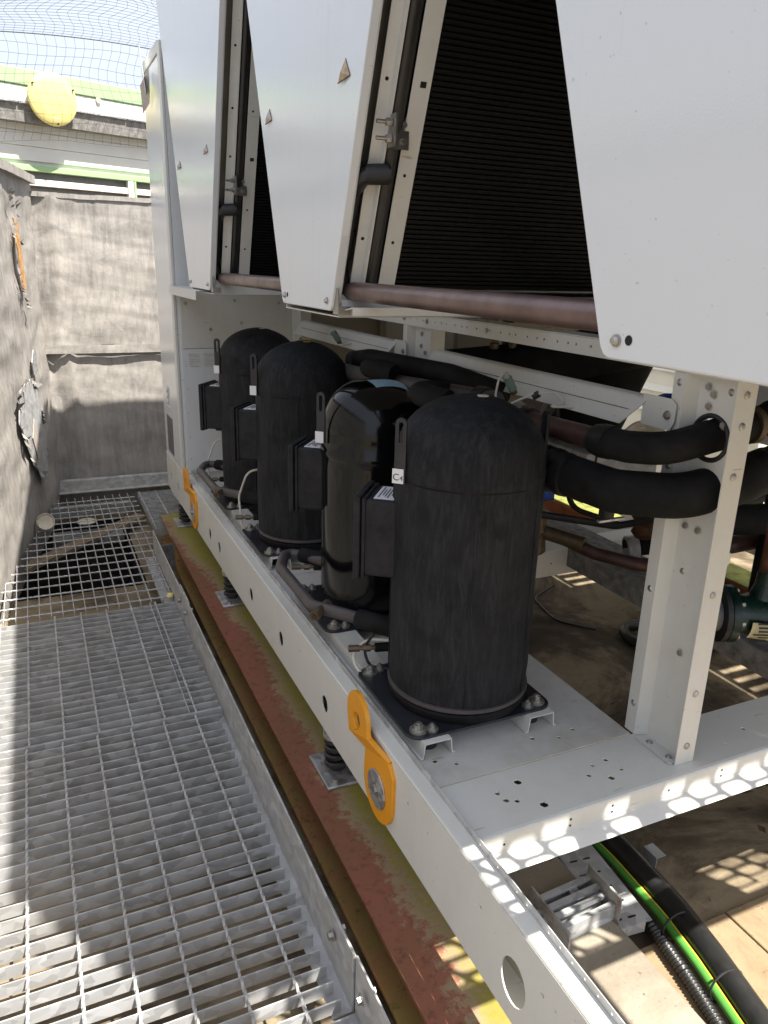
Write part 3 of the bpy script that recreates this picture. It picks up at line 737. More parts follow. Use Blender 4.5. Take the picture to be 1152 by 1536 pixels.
# ============================================================ CONDENSER MODULES
SL = .378; ZB, ZT = 1.305, 2.52
M['kraft'] = simple('dried_kraft_paper', (.42, .33, .22), .8, 0, .4, 90)
SAIL1 = ((2.90, 1.795, .045, .030), (3.42, 1.795, .05, .030))
SAIL2 = ((1.578, 1.792, .052, .040), (2.114, 1.785, .040, .034))
def yv(yb, z, s): return yb+s*SL*(z-ZB)
tube_me = {}
def module(label, yc_lo, yc_hi, near_vertical=None, coil=True, sails=()):
    """narrow-bottomed V module; yc_lo/yc_hi are the near and far bottom corners of its side panel"""
    o = thing('condenser_module', label, 'condenser module', (XR, (yc_lo+yc_hi)/2, ZB), group='V shaped condenser modules')
    def pan(x, dx, name):
        nlo = yv(yc_lo, ZT, -1) if near_vertical is None else near_vertical
        nb = yc_lo if near_vertical is None else near_vertical
        r = .012; out = [(nb+r, 0), (yc_hi-r, 0), (yc_hi-.003, .003), (yc_hi+SL*r, r), (yv(yc_hi, ZT, 1), ZT-ZB), (nlo, ZT-ZB), (nb-(SL*r if near_vertical is None else 0), r), (nb+.003, .003)]
        return part(name, MB().plate(out, [], ((x, 0, ZB), (0, 1, 0), (0, 0, 1)), dx), M['panel'], o, .003, seg=3)
    sp = pan(XR+.020, -.022, 'side_panel'); pan(XE-.03, -.022, 'side_panel')
    mm = MB()
    for y in (yc_lo+.022 if near_vertical is None else yc_hi-.30, yc_hi-.025):
        mm.cyl((XR-.0045, y, ZB+.022), (XR-.0022, y, ZB+.022), .0075, 16).lathe([(.0, -.005), (.004, -.0046), (.0062, -.001), (.0062, .0)], (XR-.0045, y, ZB+.022), 14, mat=Matrix.Rotation(R(90), 3, 'Y'))
    part('panel_bolt', mm, M['bolt'], sp)
    part('bolt_slot', MB().cyl((XR-.0027, yc_hi-.045, ZB+.024), (XR-.0024, yc_hi-.045, ZB+.024), .006, 10), M['dark_hole'], sp)
    for (py, pz, wy, hz_) in sails:                    # peeled stickers, dried brown, curling off the panel
        xs = XR-.0026
        part('peeled_sticker', MB().add([(xs, py, pz), (xs-.006, py+wy*.5, pz-hz_), (xs-.001, py-wy*.5, pz-hz_*.85), (xs-.010, py+wy*.05, pz-hz_*.6)], [(0, 2, 3), (0, 3, 1), (2, 1, 3)]), M['kraft'] if hz_ > .037 else M['felt'], sp)
        part('sticker_edge', MB().tube([(xs-.006, py+wy*.5, pz-hz_), (xs-.003, py, pz-hz_*.93), (xs-.001, py-wy*.5, pz-hz_*.85)], .0012, 5).tube([(xs-.001, py-wy*.5, pz-hz_*.85), (xs, py, pz)], .0008, 5), M['rusty_pipe'], sp)
    # base tray across the machine, under the V
    ya = yc_lo if near_vertical is None else near_vertical+.03
    if near_vertical is None: part('base_tray', MB().sheet([(XR+.012, ya+.01, ZB+.035), (XR+.012, ya-.012, ZB-.010), (XR+.012, yc_hi+.010, ZB-.010), (XR+.012, yc_hi-.01, ZB+.035)], (XE-XR-.06, 0, 0), .003), M['white'], o)
    if near_vertical is None: part('tray_bracket', MB().box(XR+.004, XR+.007, ya-.03, ya+.0, ZB-.006, ZB+.05).box(XR+.004, XR+.034, ya-.033, ya-.030, ZB-.006, ZB+.012), M['stainless'], o)
    # sloped coil faces
    for side, yb in ((-1, yc_lo), (1, yc_hi)):
        if side < 0 and near_vertical is not None: continue
        du = Vector((0, side*SL, 1)).normalized(); L = (ZT-ZB)/du.z; nn = Vector((0, side*du.z, -side*du.y*side)).normalized()
        nn = Vector((0, side, -SL)).normalized()      # outward from the V, downwards
        P0 = Vector((0, yb, ZB))
        def slab(xa, xb, ta, tb, ua=.03, ub=L, off=0): # box on the coil plane: x range, depth range below the plane, along-slope range
            c = P0+Vector(((xa+xb)/2, 0, 0))+du*((ua+ub)/2)-nn*((ta+tb)/2)
            return MB().obox(c, ((xb-xa)/2, 0, 0), du*((ub-ua)/2), nn*((tb-ta)/2))
        part('inner_sheet', slab(XR+.022, .705, .054, .057), M['stainless'], o)
        if side < 0: part('edge_flange', MB().obox(P0+Vector((XR+.007, 0, 0))+du*(L/2+.08)-nn*(.0), (.008, 0, 0), du*(L/2-.09), nn*.0015), M['panel'], o)
        part('coil_angle', slab(.664, .690, .018, .021, .06), M['white'], o); 
        part('coil_angle', slab(.688, .691, -.001, .018, .06), M['white'], o)
        part('frame_strip', slab(.725, .765, 0.0, .0025, .055), M['white'], o)
        part('frame_strip', slab(XE-.165, XE-.125, 0.0, .0025, .055), M['white'], o)
        mb = MB()
        for u in (.16, .30, .47, .62, .80, .98, 1.15):
            q = P0+du*u
            if int(u*100) % 2: mb.obox(q+Vector((.748, 0, 0))+nn*.0004, (.0065, 0, 0), du*.0055, nn*.0003)
            else: mb.cyl(q+Vector((.742, 0, 0)), q+Vector((.742, 0, 0))+nn*.0006, .0035, 10)
            mb.cyl(q+Vector((.677, 0, 0))-nn*.0178, q+Vector((.677, 0, 0))-nn*.0176, .004, 10)
        part('bolt_hole', mb, M['dark_hole'], o)
        hd = P0+Vector((.708, 0, 0))-nn*.0
        part('header_pipe', MB().cyl(hd-nn*.016+du*.06, hd-nn*.016+du*(L-.02), .0185, 20), M['cable_black'], o)
        if coil and side < 0:
            c = part('coil', slab(.7655, XE-.166, .012, .03, .05), M['fin'], o)
            n = int((L-.1)/.0104)
            if 'm' not in tube_me:
                tube_me['m'] = MB().obox((0, 0, 0), ((XE-.166-.7655)/2-.002, 0, 0), (0, .0034, 0), (0, 0, .005)).mesh('coil_tube', M['tubes'])
            for i in range(n):
                q = P0+Vector(((.7655+XE-.166)/2, 0, 0))+du*(.06+i*.0104)-nn*.0085
                t = put('coil_tube', tube_me['m'], c, q)
                t.rotation_euler = (math.atan2(du.z, du.y), 0, 0)
        else:
            part('coil', slab(.7655, XE-.166, .004, .03, .05), M['fin'], o)
    return o
module('far condenser module with white tapered side panel beside the tall control cabinet', 2.953, 3.349, sails=SAIL1)
module('middle condenser module, white tapered panel with a brown peeled sticker near its top', 1.659, 2.026, sails=SAIL2)
module('nearest condenser module with the big white panel filling the upper right', .47, .732, near_vertical=.47, sails=())
part('side_sheet', MB().box(XE-.027, XE-.024, .5, 3.80, ZB+.01, ZT-.05), M['panel'], thing('side_sun_block', 'added white sheet on the unseen far side, blocking sun between the condenser modules', 'screen', (XE-.03, 2, ZB)))  # added on the unseen side to stop sun coming through the module gaps
fd = thing('fan_deck', 'flat white fan deck closing the top of the condenser modules', 'fan deck', (XR, 2, ZT))
part('deck_sheet', MB().box(XR+.03, XE-.03, .47, 3.82, ZT-.045, ZT+.012), M['panel'], fd, .004)
for i, (x, y) in enumerate(((1.2, 1.2), (2.34, 1.2), (1.2, 2.3), (2.34, 2.3), (1.2, 3.3), (2.34, 3.3))):
    part('fan_ring', MB().lathe([(.40, .061), (.40, .19), (.39, .19), (.39, .061)], (x, y, ZT-.048), 40), M['white'], fd)
# end of the machine towards the camera: closed above, punched guard below
eg = thing('end_guard', 'punched white guard panel closing the near end of the chiller', 'guard panel', (1.5, .47, 1.0))
part('end_sheet', MB().box(XR, 2.25, .462, .4665, 1.63, ZT), M['panel'], eg)
part('end_sheet', MB().box(2.253, XE-.03, .462, .4665, 1.78, ZT), M['panel'], eg)
def punched(x0, nx, z0, nzr, zmin=lambda x: 0):
    mb = MB(); dx, dz = .0775, .0895; th = .002
    for i in range(nx):
        for j in range(nzr):
            cx = x0+(i+.5)*dx; cz = z0+(j+.5)*dz+(dz/2 if i % 2 else 0)
            if cz < zmin(cx): continue
            hole = rrect(-.031, .031, -.033, .033, .016, 3); m = len(hole); out = []
            for p in hole:
                k = max(abs(p[0])/(dx/2), abs(p[1])/(dz/2)); out.append((p[0]/k, p[1]/k))
            # pull the nearest ring points out to the cell corners
            for sx in (1, -1):
                for sz in (1, -1):
                    b = min(range(m), key=lambda q: (out[q][0]-sx*dx/2)**2+(out[q][1]-sz*dz/2)**2); out[b] = (sx*dx/2, sz*dz/2)
            vs = [(cx+p[0], .464, cz+p[1]) for p in hole]+[(cx+p[0], .464, cz+p[1]) for p in out]
            vs += [(a, b2+th, c) for a, b2, c in vs]
            fs = []
            for k in range(m):
                k2 = (k+1) % m
                fs += [(k, k2, m+k2, m+k), (2*m+k2, 2*m+k, 3*m+k, 3*m+k2), (k2, k, 2*m+k, 2*m+k2)]
            mb.add(vs, fs)
    return mb
GZ0 = 1.045
part('punched_sheet', punched(.70, 15, GZ0+.03, 5, lambda x: 0 if x < 1.5 else 1.26), M['panel'], eg, kind='stuff')
part('punched_sheet', punched(1.99, 3, 1.15, 3), M['panel'], eg, kind='stuff')
part('guard_frame', MB().box(.64, .699, .462, .4665, 1.31, 1.629).box(2.2245, 2.29, .462, .4665, GZ0-.01, 1.629).box(.70, 2.224, .4605, .463, GZ0-.02, GZ0+.075), M['white'], eg)
part('guard_frame', MB().box(.70, 1.8615, .4605, .463, 1.49, 1.635).box(1.8625, 1.989, .462, .4665, GZ0+.06, 1.629).box(1.50, 1.8615, .4605, .463, GZ0+.0755, 1.29).box(1.99, 2.224, .4605, .463, 1.44, 1.635), M['white'], eg)

# ============================================================ CONTROL CABINET
cab = thing('control_cabinet', 'tall white control cabinet at the far end of the chiller', 'cabinet', (.62, 3.74, .39))
part('body', MB().box(.625, 1.26, 3.745, 4.29, .391, 2.31), M['panel'], cab, .004)
part('body', MB().box(1.2605, 2.86, 3.95, 4.29, .391, 2.31), M['panel'], cab, .004)  # extra block added behind so its shadow covers more of the far wall
part('side_door', MB().box(.618, .6245, 3.80, 4.285, .40, 2.26), M['panel'], cab, .002)
part('corner_strip', MB().box(.612, .6245, 3.742, 3.797, .40, 2.30), M['white'], cab, .002)
part('top_rail', MB().box(.612, .6245, 3.80, 4.285, 2.263, 2.31), M['white'], cab, .002)
part('front_panel', MB().box(.640, 1.255, 3.737, 3.744, 1.012, 1.262), M['white'], cab, .002)
lp = MB(); hs = []
for cx in (.055, .125, .195, .265):
    for z in (.535, .558, .581): hs.append(rrect(cx-.026, cx+.026, z-.007, z+.007, .0065, 3))
part('front_panel', MB().plate(rect(0, .615, 0, .61), hs, ((.640, 3.742, .398), (1, 0, 0), (0, 0, 1)), .005), M['panel'], cab)
mb = MB()
for cx in (.055, .125, .195, .265):
    for z in (.535, .558, .581): mb.obox((.640+cx, 3.7385, .398+z), (.027, 0, 0), (0, .004, .005), (0, -.0006, .0006))
part('louvre', mb, M['white'], cab)
for z in (.47, .58, .70, .82, .93): part('rivet', MB().cyl((.655, 3.7368, z), (.655, 3.7364, z), .003, 8), M['bolt'], cab)
for x, z in ((.665, 1.22), (.78, 1.10), (.93, 1.13), (.90, 1.235), (1.12, 1.225)): part('rivet', MB().cyl((x, 3.7368, z), (x, 3.7345, z), .008, 10), M['bolt'], cab)
part('name_label', MB().box(.6165, .6178, 4.02, 4.20, .42, .62), simple('grey_plate', (.11, .11, .115), .5), cab)
part('rating_label', MB().box(.6165, .6178, 4.06, 4.16, .67, .78), M['label_white'], cab)
mb = MB()
for i in range(9): mb.box(.6160, .6164, 4.07, 4.15-.02*(i % 3), .682+.0105*i, .686+.0105*i)
part('print', mb, M['ink'], cab)
part('bent_flap', MB().obox((.585, 4.06, 2.235), (.010, .07, -.0), (0, .055, .10), (.001, 0, 0)), M['panel'], cab, .001)
part('bent_flap', MB().add([(.60, 3.97, 2.24), (.565, 4.03, 2.17), (.585, 4.13, 2.07), (.602, 4.02, 2.10), (.60, 3.975, 2.14)], [(0, 1, 2, 3, 4)]), M['felt'], cab)
# ledge under the far module that carries it into the cabinet
part('ledge', MB().sheet([(.60, 3.12, 1.262), (.60, 3.12, 1.296), (.70, 3.12, 1.298)], (0, .625, 0), .003), M['white'], cab)
# inner partitions seen between the compressors and the V modules
single('rear_partition', MB().box(1.275, 2.80, 3.92, 3.935, .38, 1.30).box(1.275, 1.31, 3.90, 3.919, .38, 1.30).box(1.75, 1.755, 3.912, 3.919, .38, 1.3), M['beige'], 'beige inner partition at the back above the far compressors', 'partition', bevel=.002)
ib = thing('wiring_box', 'beige wiring box behind the pipes with two brass valves in front', 'box', (2.0, 3.0, .75))
part('box_body', MB().box(1.62, 2.45, 2.86, 3.55, .72, 1.245), M['beige'], ib, .004)
part('box_door', MB().box(1.64, 2.10, 2.852, 2.8595, .75, 1.225), M['beige'], ib, .002); part('box_door', MB().box(2.104, 2.43, 2.852, 2.8595, .75, 1.225), M['beige'], ib, .002)
for i in range(3): part('small_bracket', MB().box(2.0+.1*i, 2.07+.1*i, 2.80, 2.851, 1.0+.03*i, 1.03+.03*i), M['beige'], ib, .002)
for x in (1.50, 1.58):
    v = thing('brass_valve', {1.50: 'left brass service valve on the dark pipe behind the rail', 1.58: 'right brass service valve on the dark pipe behind the rail'}[x], 'valve', (x, 2.35, 1.16))
    part('body', MB().lathe([(.012, 0), (.016, .004), (.016, .02), (.011, .024), (.011, .04), (.017, .044), (.017, .06), (.010, .064), (.010, .085)], (x, 2.35, 1.135), 12), M['brass'], v)
    part('cap', MB().cyl((x-.012, 2.34, 1.20), (x-.040, 2.33, 1.20), .013, 12), M['felt'], v)
for i, lab in enumerate(('thick ivory control cable, outermost loop before the beige wiring box', 'thin black control cable just inside the thick ivory loop', 'second black control cable looping before the beige wiring box',
                         'thin ivory control cable among the black loops by the wiring box', 'black control cable below the thin ivory one', 'lowest black control cable hanging before the wiring box')):
    pts = fillet([(1.83+i*.012, 2.84, 1.24), (1.84+i*.012, 2.83, 1.08-.015*i), (1.95+i*.01, 2.82, 1.0-.01*i), (2.2, 2.84, 1.06-.02*i)], .08)
    single('control_cable', MB().tube(pts, .005 if i else .009, 8), M['cable_black'] if i % 3 else M['wire'], lab, 'cable', 'control cables')
single('rust_red_pipe', MB().cyl((1.72, 2.6, .9), (1.72, 2.6, 1.25), .022, 16), M['rusty_pipe'], 'upright rust red pipe in front of the beige wiring box', 'pipe')

# ============================================================ LIFTING BRACKETS
def bracket(label, dy=0):
    o = thing('lifting_bracket', label, 'lifting bracket', (XR-.01, 1.32+dy, .17), group='orange lifting brackets')
    # joggled plate: a round tongue flat on the rail, an eye set off outwards above it
    th = .011; xo = XR-th-.0006; xe = xo-.013
    ton = [(1.318+.079*math.cos(a), .266+.079*math.sin(a)) for a in [PI+PI*k/14 for k in range(15)]]+[(1.392, .330), (1.352, .352), (1.262, .372), (1.239, .345)]
    part('tongue', MB().plate([(a+dy, b) for a, b in ton], [], ((xo, 0, 0), (0, 1, 0), (0, 0, 1)), th), M['orange'], o, .0025)
    part('step', MB().add([(xo, 1.392+dy, .330), (xo, 1.262+dy, .372), (xe, 1.355+dy, .380), (xe, 1.470+dy, .338), (xo+th, 1.392+dy, .327), (xo+th, 1.262+dy, .376), (xe+th, 1.355+dy, .386), (xe+th, 1.470+dy, .342)],
         [(0, 1, 2, 3), (7, 6, 5, 4), (1, 5, 6, 2), (0, 3, 7, 4), (0, 4, 5, 1), (3, 2, 6, 7)]), M['orange'], o, .002)
    eye = [(1.414+.060*math.cos(a), .404+.060*math.sin(a)) for a in [R(-18)+R(208)*k/14 for k in range(15)]]+[(1.347, .380), (1.462, .337)]
    part('eye', MB().plate([(a+dy, b) for a, b in eye], [circ(1.415+dy, .392, .020, 22)], ((xe, 0, 0), (0, 1, 0), (0, 0, 1)), th), M['orange'], o, .0025)
    part('washer', MB().cyl((xo-.0035, 1.318+dy, .268), (xo-.0003, 1.318+dy, .268), .047, 36), M['zinc'], o, .001)
    part('bolt_head', MB().cyl((xo-.0042, 1.318+dy, .268), (xo-.0036, 1.318+dy, .268), .018, 24).cyl((xo-.010, 1.318+dy, .268), (xo-.0042, 1.318+dy, .268), .0105, 6), M['bolt'], o)
    return o
bracket('near orange lifting bracket bolted on the white base rail beside the nearest compressor')
bracket('far orange lifting bracket on the base rail in front of the cabinet', 2.18)
# ============================================================ COMPRESSORS
bm_hex = MB(); bm_hex.cyl((0, 0, 0), (0, 0, .005), .020, 20).cyl((0, 0, .005), (0, 0, .008), .014, 18).cyl((0, 0, .008), (0, 0, .017), .010, 6).cyl((0, 0, .017), (0, 0, .021), .005, 10)
bm_hex = bm_hex.mesh('plate_bolt', M['bolt'], 25)
def compressor(label, cx, cy, Rr, top, glossy=False, tag=None, sticker=False):
    z0 = .415
    o = thing('compressor', label, 'compressor', (cx, cy, z0), group='black scroll compressors')
    sh = M['gloss'] if glossy else M['jacket']
    H = top-z0
    hx, hy = .19, .166
    bp = rrect(-hx, hx, -hy, hy, .035, 5)
    holes = [circ(a*(hx-.028), b*(hy-.028), .006, 8) for a in (-1, 1) for b in (-1, 1)]
    part('base_plate', MB().plate(bp, holes, ((cx-.012, cy+.005, z0-.001), (1, 0, 0), (0, 1, 0)), .006), M['black_plate'], o, .0015)
    for a in (-1, 1):
        for b in (-1, 1):
            put('plate_bolt', bm_hex, o, (cx-.012+a*(hx-.032), cy+.005+b*(hy-.03), z0+.005), (0, 0, random.random()))
            q = put('plate_bolt', bm_hex, o, (cx-.012+a*(hx-.062), cy+.005+b*(hy-.022), z0+.005), (0, 0, random.random())); q.scale = (.72, .72, .8)
    r = Rr
    dome = [(r*math.cos(t), H-.145+.145*math.sin(t)**.9) for t in [PI/2*k/11 for k in range(12)]]
    if glossy:
        prof = [(r*.80, .008), (r*.93, .03), (r*.965, .05), (r*.985, .07), (r*.985, H-.23), (r*.995, H-.225), (r*1.006, H-.218), (r*1.006, H-.212), (r*.985, H-.205)]
        dome = [(r*.985*math.cos(t)**.66, H-.165+.150*math.sin(t)) for t in [PI/2*k/12 for k in range(12)]]
        prof += dome[:-1]+[(0, H-.0145)]
    else:
        prof = [(r*.985, .045), (r*.99, .06), (r, .10), (r, H-.172), (r*1.012, H-.166), (r*1.012, H-.160), (r, H-.152)]+dome[:-1]+[(.02, H), (0, H)]
    lm = MB()
    fine = [prof[0]]
    for a_, b_ in zip(prof[:-1], prof[1:]):
        k_ = max(1, int(abs(b_[1]-a_[1])/.02)); fine += [(a_[0]+(b_[0]-a_[0])*t_/k_, a_[1]+(b_[1]-a_[1])*t_/k_) for t_ in range(1, k_+1)]
    lm.lathe(fine, (cx, cy, z0), 96)
    if not glossy:                                      # the soft jacket is a little lumpy and creased
        nv = []
        for p in lm.v:
            q = Vector(p); rad = Vector((q.x-cx, q.y-cy, 0)); m_ = noise.fractal(Vector((q.x*5+cy*9, q.y*5, q.z*2.6)), 1, 2, 3)*.0026+noise.noise(Vector((q.x*16+cy*5, q.y*16, q.z*22)))*.0009
            if rad.length > 1e-4: q += rad.normalized()*m_*min(1, rad.length/.05)
            q.z += (m_*.8 if q.z > top-.12 else 0); nv.append(tuple(q))
        lm.v = nv
    s = part('shell', lm, sh, o, sharp=60)
    if not glossy:
        part('bottom_band', MB().lathe([(r*.96, .006), (r*.99, .012), (r*1.005, .026), (r*.985, .030)], (cx, cy, z0), 64), M['foam'], o)
        part('band_ring', MB().lathe([(r*.99, .036), (r*1.012, .036), (r*1.016, .040), (r*1.012, .045), (r*.99, .046)], (cx, cy, z0), 64), M['copper_grey'], o)
        for ang, w2 in ((-1.98, .0), (-1.0, 0), (2.7, 0)):
            a = ang; c = Vector((cx+r*1.002*math.cos(a), cy+r*1.002*math.sin(a), z0+(.05+H-.172)/2))
            part('jacket_seam', MB().obox(c, Vector((-math.sin(a), math.cos(a), 0))*.0022, (0, 0, (H-.222)/2), Vector((math.cos(a), math.sin(a), 0))*.0016), M['jacket'], o, .001)
        part('zip_line', MB().lathe([(r*1.001, H-.181), (r*1.004, H-.179), (r*1.001, H-.177)], (cx, cy, z0), 64), M['foam'], o)
        part('top_button', MB().lathe([(0, .003), (.012, .002), (.014, 0)], (cx+.01, cy-.02, top-.002), 14), M['cap'], o)
    else:
        part('foot_ring', MB().lathe([(r*.60, .006), (r*.86, .006), (r*.90, .014), (r*.80, .022)], (cx, cy, z0), 56), M['black_plate'], o)
        a = -2.05; c = Vector((cx+r*.989*math.cos(a), cy+r*.989*math.sin(a), z0+.27))
        part('weld_seam', MB().obox(c, Vector((-math.sin(a), math.cos(a), 0))*.003, (0, 0, .19), Vector((math.cos(a), math.sin(a), 0))*.002), M['gloss'], o)
        st = []
        for i in range(5):
            for j in range(4):
                x = cx-.01+.10*(i/4-.2); y = cy-.075+.07*(j/3)
                rr = math.hypot(x-cx, y-cy); t = math.acos(min(1, (rr/(r*.985))**(1/.66))); st.append((x, y, z0+H-.165+.150*math.sin(t)+.0015))
        part('type_label', MB().add(st, [(i*4+j, i*4+j+1, i*4+j+5, i*4+j+4) for i in range(4) for j in range(3)]), M['coloured_label'], o)
    # lifting lugs, one each side
    for a, zz in ((math.radians(183), 0), (math.radians(-8), 0)):
        ctr = Vector((cx+(r+.0085)*math.cos(a), cy+(r+.0085)*math.sin(a), top-.178)); uu = Vector((-math.sin(a), math.cos(a), 0))
        if a > 1: uu = Vector((.72, -.694, 0))          # the strap is turned a little towards the walkway
        ol = [(-.0125, -.005), (.0125, -.005)]+[(.0125*math.cos(PI*k/10), .125+.0125*math.sin(PI*k/10)) for k in range(11)]
        sl_ = [(.005*math.cos(PI*k/6), .123+.005*math.sin(PI*k/6)) for k in range(7)]+[(-.004, .085), (.004, .085)]
        lg = part('lifting_lug', MB().plate(ol, [sl_], (ctr, uu, (0, 0, 1)), .007), M['black_plate'], o, .001)
        if a > 1:
            nrm = uu.cross(Vector((0, 0, 1)))
            if nrm.y > 0: nrm = -nrm
            tp = ctr+nrm*(.0088)+Vector((0, 0, .012))-uu*.003
            part('lug_tag', MB().obox(tp, uu*.0125, (0, 0, .016), nrm*.0008), M['label_white'], o)
            if tag:
                zax = nrm; yax = Vector((0, 0, 1)); xax = yax.cross(zax)
                me3 = Matrix((xax, yax, zax)).transposed().to_4x4()
                for ch, dx, sz in ((tag[0], -.0115, .021), (tag[1], .0040, .0155)):
                    fc = bpy.data.curves.new('letter', 'FONT'); fc.body = ch; fc.size = sz; fc.extrude = .0002; fc.materials.append(M['ink'])
                    tmp = bpy.data.objects.new('letter', fc); COL.objects.link(tmp); bpy.context.view_layer.update()
                    lm = bpy.data.meshes.new_from_object(tmp); bpy.data.objects.remove(tmp)
                    fo = bpy.data.objects.new('letter', lm); COL.objects.link(fo); fo.parent = o
                    fo.matrix_local = Matrix.Translation(tp+xax*dx+nrm*.0011+Vector((0, 0, -.009))-o.location) @ me3
    # terminal box on the walkway-far side
    d = Vector((-.80, .60, 0)).normalized(); t = Vector((d.y, -d.x, 0))   # t along the box face
    if t.x > 0: t = -t
    bc = Vector((cx, cy, z0+.395)); bw, bh2 = .068, .092
    tb = part('terminal_box', MB().obox(bc+d*(r+.010), d*.055, t*bw, (0, 0, bh2)), M['black_plastic'], o, .007)
    part('box_lid', MB().obox(bc+d*(r+.073), d*.008, t*(bw+.008), (0, 0, bh2+.008)), M['black_plastic'], tb, .003)
    part('box_rib', MB().obox(bc+d*(r+.058), d*.0045, t*(bw+.004), (0, 0, bh2+.004)), M['black_plastic'], tb, .002)
    part('box_label', MB().obox(bc+d*(r+.010)+Vector((0, 0, bh2+.0012)), d*.030, t*.05, (0, 0, .001)), M['label_white'], tb)
    mb = MB()
    for i in range(7): mb.obox(bc+d*(r-.011+.007*i)+Vector((0, 0, bh2+.0026)), d*.0012, t*(.042-.010*(i % 3)), (0, 0, .0003))
    part('print', mb, M['ink'], tb)
    part('box_foot', MB().obox(bc+d*(r+.025)-Vector((0, 0, bh2+.008)), d*.012, t*.014, (0, 0, .009)), M['black_plastic'], tb)
    return o
c4 = compressor('nearest dusty black jacketed compressor tagged C 4', .862, 1.418, .168, 1.145, tag='C4')
c3 = compressor('glossy black bare compressor with a blue white label, second from the front', .868, 1.965, .156, 1.115, glossy=True)
c2 = compressor('dusty black compressor with a folded white paper on its box, behind the glossy one', .862, 2.60, .168, 1.150)
c1 = compressor('farthest dusty black compressor next to the louvred cabinet', .862, 3.18, .168, 1.150)
pp = thing('folded_paper', 'crumpled white paper stuck on top of the terminal box behind the glossy compressor', 'paper', (.70, 2.72, .88))
mb = MB(); b = Vector((.862, 2.60, .765+.106))+Vector((-.80, .60, 0))*.215
for k in range(3):
    mb.obox(b+Vector((.0, 0, .008+.009*k)), Vector((-.6, -.8, 0))*.045, Vector((-.8, .6, 0)).normalized()*.022+Vector((0, 0, .004*(k-1))), (0, 0, .0012))
part('sheet', mb, M['label_white'], pp)
single('dry_leaf', MB().add([(.83, 2.57, 1.153), (.86, 2.54, 1.160), (.90, 2.555, 1.153), (.87, 2.585, 1.162)], [(0, 1, 2), (0, 2, 3)]), simple('dry_leaf', (.35, .24, .08), .8), 'dry yellow leaf lying on the dome of a dusty compressor', 'leaf')

# ============================================================ PIPES
def pipe(label, pts, r, rad, mat, n=16, loc=None, sleeves=(), smat=None, grp=None, name='refrigerant_pipe', cat='pipe'):
    o = thing(name, label, cat, pts[0], group=grp)
    P = fillet(pts, rad, 8); part('tube', MB().tube(P, r, n), mat, o)
    for a, b, k in sleeves:
        part('sleeve', MB().tube([Vector(a), Vector(a).lerp(Vector(b), .08), Vector(a).lerp(Vector(b), .92), Vector(b)], [r*k*.93, r*k, r*k, r*k*.93], 18), smat or M['foam'], o)
    return o
def eqpipe(label, y1, y0, z=.53):
    # leaves the far compressor sideways, runs along the rail and swings back into the near one
    pts = [(.80, y1+.02, z), (.665, y1+.225, z), (.608, y1+.09, z), (.612, y0+.36, z-.004), (.74, y0+.175, z), (.80, y0+.09, z)]
    o = pipe(label, pts, .0165, .05, M['copper_grey'], 16, sleeves=(((.775, y1+.09, z), (.70, y1+.175, z), 1.45), ((.695, y0+.235, z), (.79, y0+.105, z), 1.55)), grp='equalising pipes between compressor pairs')
    a = Vector((.617, y0+.36, z)); b = a+Vector((.016, -.028, .002))
    part('boss', MB().cyl(b+Vector((.02, .012, .0)), b+Vector((-.026, -.024, -.006)), .013, 14).cyl(b+Vector((-.022, -.021, -.005)), b+Vector((-.036, -.033, -.008)), .0165, 6), M['brass'], o)
    part('sight_plug', MB().cyl(b+Vector((-.036, -.033, -.008)), b+Vector((-.0375, -.0345, -.0084)), .008, 12), M['copper'], o)
    return o
eqpipe('dark brown pipe with brass plug linking the glossy and the nearest compressor', 1.965, 1.418)
eqpipe('dark brown pipe with brass plug linking the two far compressors', 3.18, 2.60)
def schrader(label, p, d):
    d = Vector(d).normalized(); p = Vector(p); o = thing('service_port', label, 'valve', p, group='brass service ports')
    part('stem', MB().cyl(p, p+d*.05, .006, 10).cyl(p+d*.012, p+d*.03, .010, 6), M['brass'], o)
    part('cap', MB().cyl(p+d*.04, p+d*.068, .009, 12), M['brass'], o)
    part('collar', MB().cyl(p-d*.05, p, .012, 12), M['foam'], o)
schrader('brass service port low on the nearest compressor, beside its pipe sleeve', (.715, 1.585, .475), (-.9, .25, 0))
schrader('brass service port low on the glossy compressor', (.725, 2.09, .505), (-.9, .3, 0))
schrader('brass service port low on the compressor behind the glossy one', (.70, 2.72, .475), (-.9, .3, 0))
schrader('brass service port low on the farthest compressor', (.70, 3.30, .475), (-.9, .3, 0))
for lab, y in (('ivory heater cable curling at the foot of the nearest compressor', 1.418), ('ivory heater cable arching beside the compressor behind the glossy one', 2.60), ('ivory heater cable arching beside the farthest compressor', 3.18)):
    pts = fillet([(.76, y+.14, .66 if y > 2 else .50), (.70, y+.19, .64 if y > 2 else .49), (.665, y+.20, .54 if y > 2 else .45), (.665, y+.16, .42 if y > 2 else .42), (.72, y+.13, .385), (.80, y+.16, .38)], .06, 7)
    single('heater_cable', MB().tube(pts, .0042, 8), M['wire'], lab, 'cable', 'ivory heater cables')
single('heater_lead', MB().tube(fillet([(.70, 1.56, .53), (.69, 1.60, .47), (.70, 1.585, .42), (.75, 1.56, .42)], .04), .004, 8), M['cable_black'], 'thin black lead behind the foot of the nearest compressor', 'cable')

